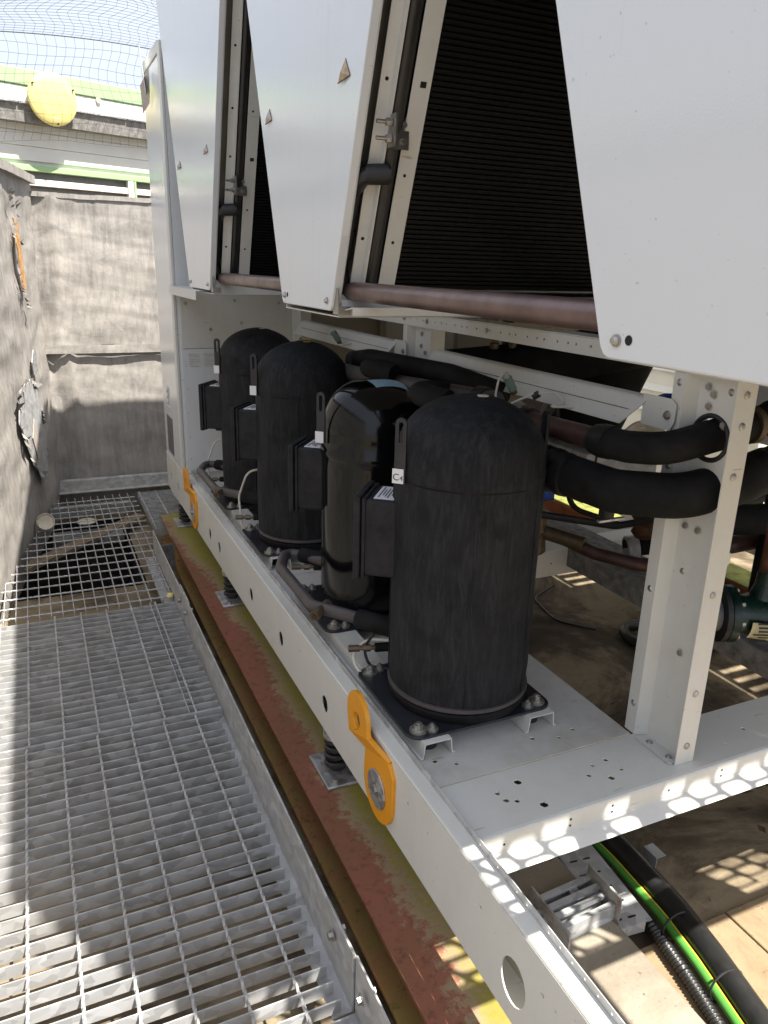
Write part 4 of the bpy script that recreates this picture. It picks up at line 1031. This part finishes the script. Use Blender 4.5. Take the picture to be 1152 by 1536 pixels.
# header pipes running along under the coils
def header(label, y0, y1, x=.668):
    z = 1.349
    o = thing('header_pipe', label, 'pipe', (x, y1, z), group='liquid header pipes under the coils')
    part('pipe', MB().tube([(x, y0, z), (x, y1-.05, z), (x, y1-.02, z)], [.0205, .0205, .0185], 24), M['silver_pipe'], o)
    part('elbow', MB().tube(fillet([(x, y1-.03, z), (x-.006, y1+.0, z), (x-.020, y1-.012, 1.40), (x-.020, y1-.085, 1.555), (x-.014, y1-.128, 1.582), (.703, y1-.150, 1.584)], .03, 8), .0165, 16), M['cable_black'], o)
    part('rubber_sleeve', MB().tube([(x-.012, y1-.131, 1.582), (x-.006, y1-.134, 1.5825), (.698, y1-.148, 1.584)], [.019, .0205, .0205], 16), M['rubber'], o)
    part('rubber_sleeve', MB().tube([(x-.020, y1-.022, 1.42), (x-.020, y1-.05, 1.48)], .0185, 14), M['rubber'], o)
    yc = y1-.16
    cl = part('pipe_clamp', MB().box(.690, .735, yc-.002, yc+.002, 1.63, 1.69).box(.688, .692, yc-.04, yc-.002, 1.63, 1.69), M['stainless'], o)
    for z2 in (1.645, 1.675):
        part('clamp_bolt', MB().cyl((.722, yc-.0021, z2), (.722, yc-.009, z2), .006, 6), M['bolt'], cl)
        part('clamp_screw', MB().cyl((.690, yc-.02, z2), (.655, yc-.02, z2), .004, 8).cyl((.686, yc-.02, z2), (.676, yc-.02, z2), .008, 6), M['bolt'], cl)
header('nearest weathered copper header pipe crossing below the big black coil', .50, 1.685)
header('far grey copper header pipe below the small black coil', 1.95, 2.98)
single('drip_channel', MB().sheet([(XR+.02, 1.58, 1.317), (XR+.02, 1.645, 1.308), (XR+.02, 1.652, 1.33)], (1.6, 0, 0), .002).sheet([(XR+.02, 1.5802, 1.317), (XR+.02, 1.5802, 1.300)], (1.6, 0, 0), .002), M['white'], 'white drip channel under the lower edge of the big black coil', 'channel')

# big suction lines behind the compressors, turning out through the post
sl = thing('suction_pipe', 'upper dark brown suction pipe with black insulated elbow through the post hole', 'pipe', (1.1, 2.0, 1.05))
part('tube', MB().tube([(1.10, 2.9, 1.01), (1.10, 1.22, 1.058)], .0255, 20), M['copper'], sl)
part('insulation', MB().tube(fillet([(1.10, 1.262, 1.057), (1.102, 1.19, 1.060), (1.125, 1.105, 1.072), (1.24, 1.085, 1.10), (1.50, 1.13, 1.125)], .07, 8), .0335, 22), M['foam'], sl)
for a, b in ((1.285, 1.235),): part('tape_wrap', MB().tube([(1.10, a, 1.056), (1.10, (a+b)/2, 1.0575), (1.10, b, 1.059)], [.034, .0375, .0365], 22), M['foam_strap'], sl)
part('tape_wrap', MB().tube([(1.10, 1.56, 1.048), (1.10, 1.53, 1.049)], .034, 20), M['foam_strap'], sl)
part('tape_wrap', MB().tube([(1.42, 1.115, 1.119), (1.44, 1.12, 1.121)], .037, 20), M['rubber'], sl)
part('clamp', MB().lathe([(.036, -.008), (.040, -.008), (.040, .008), (.036, .008)], (1.34, 1.10, 1.11), 24, mat=Matrix.Rotation(R(90), 3, 'Y')), M['brass'], sl)
s2 = thing('suction_pipe', 'lower thick black insulated suction pipe bending round the inside of the post', 'pipe', (1.1, 2.0, .97))
part('insulation', MB().tube(fillet([(1.05, 2.9, .95), (1.06, 1.42, .968), (1.09, 1.20, .962), (1.16, 1.085, .975), (1.30, 1.07, .998), (1.75, 1.18, 1.04)], .09, 8), .047, 24), M['foam'], s2)
for y, k in ((1.47, .0505), (1.415, .052), (1.375, .0525), (1.335, .0505)):
    part('tape_wrap', MB().tube([(1.062, y+.018, .967), (1.064, y, .967), (1.066, y-.018, .966)], [k*.95, k, k*.95], 24), M['foam_strap'], s2)
a = Vector((1.135, 1.118, .970)); part('end_seam', MB().tube([(1.093, 1.175, .997), (1.088, 1.165, .985), (1.087, 1.155, .97), (1.091, 1.152, .955)], .0025, 6), M['rubber'], s2)
part('tape_wrap', MB().tube([(1.38, 1.09, 1.006), (1.41, 1.097, 1.009)], .0495, 22), M['rubber'], s2)
s3 = thing('suction_pipe', 'grey black discharge pipe running behind the compressor domes', 'pipe', (1.06, 2.5, 1.05))
part('tube', MB().tube([(1.0, 3.3, 1.02), (1.02, 2.2, 1.055), (1.05, 1.62, 1.085)], .028, 18), M['copper_grey'], s3)
part('insulation', MB().tube(fillet([(1.12, 2.75, 1.06), (1.06, 2.45, 1.10), (1.13, 2.0, 1.10), (1.15, 1.75, 1.08)], .1), .034, 18), M['foam'], s3)
part('stub', MB().tube(fillet([(.90, 1.60, 1.095), (.86, 1.68, 1.105), (.95, 1.80, 1.09), (1.06, 1.86, 1.07)], .06), .030, 18), M['foam'], s3)
part('stub', MB().tube(fillet([(1.0, 2.12, 1.09), (.95, 2.22, 1.10), (1.05, 2.35, 1.08)], .06), .030, 18), M['foam'], s3)
part('tape_wrap', MB().tube([(1.047, 1.70, 1.082), (1.05, 1.655, 1.084)], .033, 18), M['foam_strap'], s3)
# small sensor with its cable on the rail
sn = thing('pressure_sensor', 'grey green sensor plug with looped ivory wire below the white rail', 'sensor', (1.06, 1.60, 1.13))
part('plug', MB().cyl((1.065, 1.60, 1.150), (1.085, 1.60, 1.118), .011, 12), M['jade'], sn); part('tip', MB().cyl((1.058, 1.60, 1.160), (1.065, 1.60, 1.150), .008, 10), M['felt'], sn)
part('nut', MB().cyl((1.085, 1.60, 1.118), (1.09, 1.60, 1.108), .009, 6), M['brass'], sn)
part('wire', MB().tube(fillet([(1.058, 1.60, 1.16), (1.035, 1.59, 1.15), (1.02, 1.58, 1.10), (1.05, 1.57, 1.085), (1.10, 1.54, 1.115), (1.14, 1.50, 1.125), (1.15, 1.47, 1.105), (1.12, 1.50, 1.09), (1.18, 1.42, 1.10)], .025, 6), .0028, 7), M['wire'], sn)
part('cable_tie', MB().cyl((1.105, 1.54, 1.108), (1.115, 1.53, 1.118), .009, 10), M['rubber'], sn)
sn2 = thing('pressure_sensor', 'grey green sensor plug behind the dome of a far compressor', 'sensor', (1.10, 2.95, 1.12))
part('plug', MB().cyl((1.11, 2.95, 1.15), (1.135, 2.95, 1.115), .013, 12), M['jade'], sn2); part('nut', MB().cyl((1.135, 2.95, 1.115), (1.14, 2.95, 1.10), .010, 6), M['brass'], sn2)
part('wire', MB().tube(fillet([(1.105, 2.95, 1.155), (1.08, 2.94, 1.13), (1.11, 2.92, 1.10), (1.17, 2.88, 1.11)], .03), .003, 7), M['wire'], sn2)
single('white_rag', MB().add([(1.045, 1.57, 1.084), (1.075, 1.55, 1.098), (1.10, 1.555, 1.088), (1.085, 1.58, 1.08), (1.07, 1.565, 1.09)], [(0, 1, 4), (1, 2, 4), (2, 3, 4), (3, 0, 4)]), M['label_white'], 'scrap of white foil below the looped sensor wire', 'scrap')

# ============================================================ BEYOND THE FRAME: water pipes, pump, valves
wp = thing('water_pipe', 'huge black insulated water pipe curving up behind the white rail', 'pipe', (1.9, 2.2, .9))
part('insulation', MB().tube(fillet([(1.45, 2.9, .98), (1.62, 2.35, 1.07), (1.95, 2.0, 1.20), (2.5, 1.95, 1.235)], .25, 10), .085, 28), M['foam'], wp)
part('insulation', MB().tube(fillet([(2.0, 2.25, 1.14), (1.93, 2.3, .9), (1.90, 2.4, .66)], .1), .13, 28), M['foam'], wp)
ff = thing('felt_jacket', 'pinkish grey felt jacket round a pipe end below the white rail', 'pipe jacket', (2.02, 2.6, .8))
part('jacket', MB().tube([(1.90, 2.68, .90), (1.94, 2.66, .885), (2.05, 2.60, .84), (2.16, 2.55, .78), (2.22, 2.52, .74)], [.075, .095, .105, .095, .05], 24), M['felt'], ff)
part('jacket_band', MB().tube([(1.945, 2.657, .884), (1.962, 2.648, .877)], .101, 24), M['label_white'], ff)
bv = thing('blue_handwheel', 'blue valve handwheel showing behind the end of the white rail', 'handwheel', (2.35, 2.2, 1.02))
part('rim', MB().lathe([(.085, -.01), (.10, -.014), (.112, 0), (.10, .014), (.085, .01), (.085, -.01)], (2.28, 2.2, .90), 30, mat=Matrix.Rotation(R(25), 3, 'X')), M['blue'], bv)
part('hub', MB().lathe([(.0, .012), (.1, .006), (.1, -.006), (.0, -.012)], (2.28, 2.2, .90), 30, mat=Matrix.Rotation(R(25), 3, 'X')), M['blue'], bv)
part('stem', MB().cyl((2.28, 2.2, .60), (2.28, 2.2, .90), .015, 12), M['brass'], bv)
wb = thing('wicker_bundle', 'pale coil of bundled straps lying on the pipes near the post', 'bundle', (1.95, 2.0, .86))
for k in range(7):
    part('strap', MB().tube(fillet([(1.78+.012*k, 1.98, .87-.004*k), (1.84+.02*k, 1.95+.012*k, .93-.008*k), (1.96, 1.93, .90-.01*k), (1.93+.01*k, 2.0, .85)], .05), .007, 6), M['wire'], wb)
single('grey_duct_box', MB().box(1.72, 2.05, 2.05, 2.4, .62, .80), M['galv'], 'grey sheet metal box behind the black elbows', 'box', bevel=.004)
bracket_t = single('gusset_bracket', MB().plate([(-.05, 0), (.078, .0), (.078, .024), (.004, .098), (-.05, .098)][::-1], [], ((1.300, 1.12, .812), (1, 0, 0), (0, 0, -1)), .003), M['white'], 'white triangular gusset on the right side of the post below the pipes', 'bracket', bevel=.001)
# ball valve with blue lever and drain pipe
dv = thing('drain_valve', 'brass ball valve with blue actuator beside the nearest compressor', 'valve', (1.62, 2.1, .55))
part('body', MB().lathe([(.03, -.09), (.04, -.08), (.035, -.03), (.045, 0), (.035, .03), (.042, .06), (.03, .065)], (1.555, 2.08, .535), 20), M['brass'], dv)
part('actuator', MB().box(1.53, 1.60, 2.05, 2.10, .645, .705), M['blue'], dv, .006); part('stem', MB().cyl((1.56, 2.08, .59), (1.56, 2.08, .65), .016, 12), M['copper'], dv)
part('red_tag', MB().box(1.505, 1.525, 2.06, 2.07, .58, .64), M['red_plastic'], dv, .002)
part('outlet', MB().cyl((1.57, 2.06, .53), (1.65, 1.93, .515), .026, 16), M['brass'], dv)
part('lead', MB().tube(fillet([(1.56, 2.08, .705), (1.55, 2.06, .75), (1.50, 2.05, .74)], .03), .004, 8), M['cable_black'], dv)
pipe('rust brown bent water pipe leaving the blue topped brass valve', [(1.60, 2.02, .525), (1.67, 1.90, .492), (1.78, 1.75, .48), (2.0, 1.72, .53), (2.2, 1.80, .57)], .023, .14, M['copper'], 18)
single('grey_water_main', MB().cyl((1.25, 2.62, .20), (2.7, 2.62, .20), .10, 30), simple('grey_pipe_cladding', (.33, .31, .28), .6, .1, .2, 8), 'fat grey clad water main lying across behind the deck', 'pipe')
hs = pipe('loose black rubber hose bent on the roof slab behind the post', [(2.75, 2.30, -.13), (2.32, 2.40, -.135), (2.26, 2.28, -.135), (2.30, 2.18, -.135), (2.9, 2.0, -.135)], .022, .09, M['cable_black'], 14, name='rubber_hose', cat='hose')
single('thin_wire', MB().tube(fillet([(2.35, 2.95, GZ+.004), (2.15, 2.85, GZ+.004), (2.10, 2.6, GZ+.004), (2.22, 2.45, GZ+.004)], .12), .004, 6), M['cable_black'], 'thin black wire lying on the slab in front of the grey main', 'wire')
# loose small lines among the big pipes
for lab, pts, r, m in (('thin black lead drooping under the lower insulated pipe', [(1.30, 1.6, .93), (1.34, 1.52, .84), (1.42, 1.45, .82), (1.6, 1.5, .86)], .005, 'cable_black'),
        ('thin copper capillary loop below the insulated pipes', [(1.25, 1.9, .9), (1.30, 1.75, .80), (1.45, 1.7, .78), (1.55, 1.8, .88), (1.7, 1.9, .9)], .004, 'copper'),
        ('grey conduit hanging down behind the brass valve', [(1.75, 2.3, 1.1), (1.76, 2.28, .8), (1.80, 2.2, .55), (1.95, 2.1, .5)], .011, 'rubber'),
        ('black conduit crossing behind the post low down', [(1.5, 2.0, .62), (1.75, 1.9, .58), (2.05, 1.75, .66), (2.4, 1.7, .7)], .013, 'cable_black')):
    single('small_line', MB().tube(fillet(pts, .08), r, 8), M[m], lab, 'line')
dvl = thing('bleed_valve', 'small black bleed valve hanging under the lower insulated pipe', 'valve', (1.30, 1.45, .84))
part('body', MB().lathe([(.012, 0), (.020, .006), (.020, .03), (.012, .036), (.012, .06)], (1.30, 1.45, .80), 14), M['rubber'], dvl); part('lever', MB().box(1.275, 1.36, 1.444, 1.456, .790, .798), M['zinc'], dvl, .002)
for lab, pts, r, m in (('black insulated branch pipe passing right behind the post above the pump', [(1.62, 1.50, .74), (1.9, 1.42, .74), (2.4, 1.40, .80)], .045, 'foam'),
        ('oxidised copper branch pipe just above the pump', [(1.66, 1.62, .63), (1.85, 1.54, .62), (2.4, 1.45, .68)], .028, 'copper'),
        ('black insulated upright pipe at the right edge behind the pump riser', [(1.95, 1.44, .30), (1.95, 1.44, .9), (2.1, 1.38, 1.12)], .05, 'foam')):
    pipe(lab, pts, r, .1, M[m], 18, sleeves=((pts[0], tuple(Vector(pts[0]).lerp(Vector(pts[1]), .25)), 1.18),), smat=M['foam_strap'], name='branch_pipe')
# pump
pu = thing('pump', 'dark green circulation pump with bolted flange and cream label', 'pump', (2.05, 1.6, GZ))
ax = Vector((.90, -.43, 0)).normalized(); c0 = Vector((1.655, 1.325, .525))
rotm = ax.to_track_quat('Z', 'Y').to_matrix() @ Matrix.Scale(.67, 3); K = .67
part('flange', MB().lathe([(.0, -.02), (.115, -.02), (.118, -.012), (.118, .012), (.09, .018), (.0, .02)], c0, 36, mat=rotm), M['green_pump'], pu)
part('gasket_ring', MB().lathe([(.10, -.045), (.117, -.045), (.117, -.024), (.10, -.021)], c0, 36, mat=rotm), M['rubber'], pu)
part('body', MB().lathe([(.085, .016), (.078, .06), (.092, .10), (.105, .16), (.10, .26), (.07, .30), (.0, .30)], c0, 32, mat=rotm), M['green_pump'], pu)
u_, v_, _ = frame_from(ax)
for k in range(8):
    a = 2*PI*k/8; q = c0+(u_*math.cos(a)+v_*math.sin(a))*.10*K+ax*.010
    part('flange_bolt', MB().cyl(q, q+ax*.010, .0062, 6), M['bolt'], pu)
part('pipe', MB().cyl(c0-ax*.15, c0-ax*.031, .050, 28), simple('grey_pipe_paint', (.24, .24, .25), .5, .2, .2, 12), pu)
part('riser', MB().tube([c0+ax*.09+Vector((0, 0, .04)), c0+ax*.09+Vector((0, 0, .09)), c0+ax*.09+Vector((0, 0, .125))], [.042, .028, .026], 22), M['green_pump'], pu)
part('rusty_riser', MB().tube([c0+ax*.09+Vector((0, 0, .115)), c0+ax*.09+Vector((0, 0, .50))], .024, 20), M['rusty_pipe'], pu)
vw = Vector((-.62, -.70, -.35)); vw = (vw-ax*vw.dot(ax)).normalized()
lb_ = c0+ax*.15+vw*.112
tx = ax; ty = vw.cross(tx).normalized()
nlab = MB(); gv = []
for i in range(6):
    for j in range(5):
        a = -.45+.9*j/4; dirv = (vw*math.cos(a)+ty*math.sin(a)); gv.append(c0+(ax*(.06+.10*i/5)+dirv*(.112-.012*(1-i/5)))*K)
nlab.add(gv, [(i*5+j, i*5+j+1, i*5+j+6, i*5+j+5) for i in range(5) for j in range(4)])
part('rating_label', nlab, M['paper'], pu)
ink = MB()
for j in range(7):
    a = -.45+.9*j/6; dirv = (vw*math.cos(a)+ty*math.sin(a)); tv = (ty*math.cos(a)-vw*math.sin(a))
    ink.obox(c0+(ax*(.110-.01*(j % 2))+dirv*.1145)*K, ax*(.036-.008*(j % 3))*K, tv*.0024, dirv*.0004)
part('print', ink, M['ink'], pu)
part('tail_pipe', MB().cyl(c0+ax*.19, c0+ax*.5, .045, 24), M['green_pump'], pu)
part('foot', MB().box(c0.x+.24, c0.x+.30, c0.y-.16, c0.y-.10, GZ+.001, c0.z), M['green_pump'], pu, .01)
part('cap_plate', MB().obox(c0+ax*.145+vw*.062, ax*.03, ty*.02, vw*.015), M['felt'], pu, .006)
for i, (x, y, z, r) in enumerate(((1.95, 2.05, .42, .035), (2.08, 2.0, .46, .03), (2.15, 1.95, .55, .035))):
    pipe(('short dark valve stub nearest the post behind the pump', 'middle dark valve stub behind the pump', 'upper dark valve stub behind the pump')[i], [(x, y, z), (x+.12, y-.05, z+.02), (x+.3, y-.02, z+.05)], r, .05, M['copper'] if i == 1 else M['foam'], 16, sleeves=(((x, y, z), (x+.04, y-.017, z+.006), 1.35),), smat=M['galv'] if i == 0 else M['foam'])
single('rusty_valve', MB().lathe([(.03, 0), (.045, .02), (.03, .05), (.05, .08), (.05, .10), (.025, .11), (.025, .17)], (1.93, 1.95, .50), 18), M['rusty_pipe'], 'rusty brown valve body standing behind the pump', 'valve')
# tray of leaves and the fallen litter
lit = MB()
for i in range(420):
    x = random.gauss(1.80, .16); y = 1.60+random.gauss(0, .12)-(x-1.8)*.25; s = random.uniform(.008, .026); a = random.random()*6.28
    u = Vector((math.cos(a), math.sin(a), random.uniform(-.6, .6)))*s; v = Vector((-math.sin(a), math.cos(a), random.uniform(-.6, .6)))*s*.55
    p = Vector((x, y, GZ+.012+random.random()*.03)); lit.add([p-u, p-v, p+u, p+v], [(0, 1, 2, 3)])
single('leaf_litter', lit, M['litter'], 'heap of dry dark leaves on the slab behind the near cross beam', 'leaves')['kind'] = 'stuff'
for i, (x, y, a) in enumerate(((1.98, 1.62, .3), (2.05, 1.57, 1.0), (2.10, 1.66, -.3))):
    single('broken_tile', MB().obox((x, y, GZ+.02), Vector((math.cos(a), math.sin(a), .2))*.05, Vector((-math.sin(a), math.cos(a), .1))*.028, (0, 0, .004)), M['zinc'], ('broken white shard nearest the leaf heap', 'broken white shard lying in the barred sunlight', 'broken white shard farthest behind the leaf heap')[i], 'shard', bevel=.001)

# ============================================================ RIGHT FOREGROUND: cables, strut
def cable_path(dx, dz): return [(1.30+dx, 3.2, GZ+.06+dz), (1.315+dx, 1.75, GZ+.06+dz), (1.330+dx, 1.25, GZ+.055+dz), (1.322+dx, 1.05, GZ+.05+dz), (1.30+dx, .92, GZ+.05+dz), (1.262+dx, .74, GZ+.045+dz), (1.20+dx, .50, GZ+.04+dz), (1.12+dx, .2, GZ+.04+dz), (1.0+dx, -.4, GZ+.04+dz)]
pipe('thick black power cable running out under the near cross beam', cable_path(.0, 0), .031, .4, M['cable_black'], 22, name='power_cable', cat='cable')
ew = thing('earth_wire', 'green and yellow earth wire beside the thick black cable', 'wire', (1.26, .9, GZ+.03))
part('sheath', MB().tube(fillet(cable_path(-.044, -.012), .4), .0105, 14), M['sheath_green'], ew)
part('stripe', MB().tube(fillet(cable_path(-.0365, -.0055), .4), .0035, 8), M['sheath_yellow'], ew)
cp = [Vector(p) for p in fillet(cable_path(-.082, -.02), .4)]
cq = []; rr = []
for a, b in zip(cp[:-1], cp[1:]):
    n = max(1, int((b-a).length/.0022))
    for k in range(n): cq.append(a.lerp(b, k/n))
cq = [p for p in cq if p.y > -.1 and p.y < 1.9]
rr = [.0135+.0028*(1 if (i//2) % 2 else -1) for i in range(len(cq))]
single('corrugated_conduit', MB().tube(cq, rr, 12), M['cable_black'], 'ribbed black conduit on the left of the green earth wire', 'conduit', sharp=180)
for i, y in enumerate((1.01, .845)):
    single('cable_tie', MB().tube([(1.31+(.0 if i == 0 else -.02)+.05*math.cos(a)-.022, y+.006*math.sin(a), GZ+.045+.036*math.sin(a)) for a in [2*PI*k/24 for k in range(25)]], .0028, 6, False), M['rubber'], ('cable tie round the bundle where it is shaded', 'cable tie round the bundle in the sun')[i], 'cable tie')
def strut(label, p0, p1, w=.041, h=.041):
    p0, p1 = Vector(p0), Vector(p1); d = (p1-p0); u = d.normalized(); s = Vector((-u.y, u.x, 0))
    o = thing('strut_channel', label, 'strut', p0)
    prof = [p0-s*w/2+s*.009+Vector((0, 0, h-.007)), p0-s*w/2+s*.009+Vector((0, 0, h)), p0-s*w/2+Vector((0, 0, h)), p0-s*w/2, p0+s*w/2, p0+s*w/2+Vector((0, 0, h)), p0+s*w/2-s*.009+Vector((0, 0, h)), p0+s*w/2-s*.009+Vector((0, 0, h-.007))]
    part('channel', MB().sheet(prof, d, .0025), M['galv'], o)
    return o
st = strut('galvanised strut channel lying across the plinth beside the base rail', (.80, 1.13, -.082), (1.15, 1.15, -.082))
part('end_plate', MB().obox((.955, 1.09, -.050), (.003, .0, 0), (0, .075, 0), (0, 0, .045)), M['galv_rust'], st, .001)
part('end_plate', MB().obox((1.135, 1.115, -.050), (.003, .006, 0), (0, .06, 0), (0, 0, .04)), M['galv_rust'], st, .001)
part('spring_nut', MB().box(1.06, 1.085, 1.12, 1.165, -.065, -.045), M['zinc'], st, .002)
s2b = strut('second galvanised strut channel parallel to the first on the plinth', (.80, 1.07, -.082), (1.13, 1.09, -.082))
sb = thing('cable_tray', 'short slotted galvanised tray piece beside the black cables', 'cable tray', (1.2, 1.2, -.1))
hs_ = [rrect(.02+.05*i, .027+.05*i, .016+.04*j, .040+.04*j, .003, 2) for i in range(6) for j in range(2)]
part('tray_sheet', MB().plate(rect(0, .34, 0, .11), hs_, ((1.12, 1.05, -.098), (.10, .995, 0), (.995, -.10, 0)), -.002), M['galv'], sb)
part('tray_side', MB().obox((1.137, 1.22, -.112), Vector((.10, .995, 0))*.17, (.001, 0, 0), (0, 0, .016)), M['galv'], sb)
part('tray_end', MB().obox((1.165, 1.046, -.112), (.045, -.005, 0), (0, .0012, 0), (0, 0, .014)), M['galv'], sb)
part('tray_clip', MB().sheet([(1.37, 1.20, GZ+.004), (1.40, 1.20, GZ+.004), (1.40, 1.20, GZ+.05), (1.43, 1.20, GZ+.05)], (0, .05, 0), .002), M['galv'], sb)
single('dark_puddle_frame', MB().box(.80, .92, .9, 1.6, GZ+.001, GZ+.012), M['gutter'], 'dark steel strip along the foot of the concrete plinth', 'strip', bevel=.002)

# ============================================================ RIGHT BACKGROUND beyond the machine
un = thing('air_unit', 'white sheet metal unit standing in the sun beyond the chiller', 'unit', (4.3, 3.4, GZ))
part('body', MB().box(3.75, 4.9, 3.0, 4.2, GZ+.02, 1.6), M['cladding'], un, .01)
for i in range(6): part('louvre', MB().obox((3.742, 3.6, .55+.14*i), (.012, 0, .02), (0, .5, 0), (.004, 0, -.003)), M['cladding'], un)
part('side_door', MB().box(4.0, 4.7, 2.99, 2.9995, .2, 1.5), M['cladding'], un, .003)
rw = thing('ribbed_wall', 'pale ribbed metal wall closing the roof on the right', 'wall', (5.6, 2, GZ))
for i in range(30):
    part('rib', MB().box(5.55, 5.6, -3+.3*i, -3+.3*i+.22, GZ, 2.3), M['slat_cream'], rw, .012)
part('sheet', MB().box(5.6, 5.66, -3.2, 6.2, GZ, 2.3), M['slat_cream'], rw)
single('white_case', MB().box(2.55, 3.3, 1.55, 2.1, .78, 1.12), M['label_white'], 'white plastic cased unit beyond the post', 'case', bevel=.02)
# unseen cable ladder, added so that its rungs bar the sunlight
cl = thing('sun_bar_ladder', 'added cable ladder out of view, its rungs barring the sunlight on the slab', 'cable ladder', (3.05, 1.2, 1.4))
for x in (2.935, 3.20): part('side_rail', MB().box(x, x+.012, -.1, 2.6, 1.36, 1.42), M['galv'], cl)
rung = MB().box(-.126, .126, -.019, .019, -.012, .012).mesh('rung', M['galv'])
for i in range(36): put('rung', rung, cl, (3.0735, -.08+i*.075, 1.39))
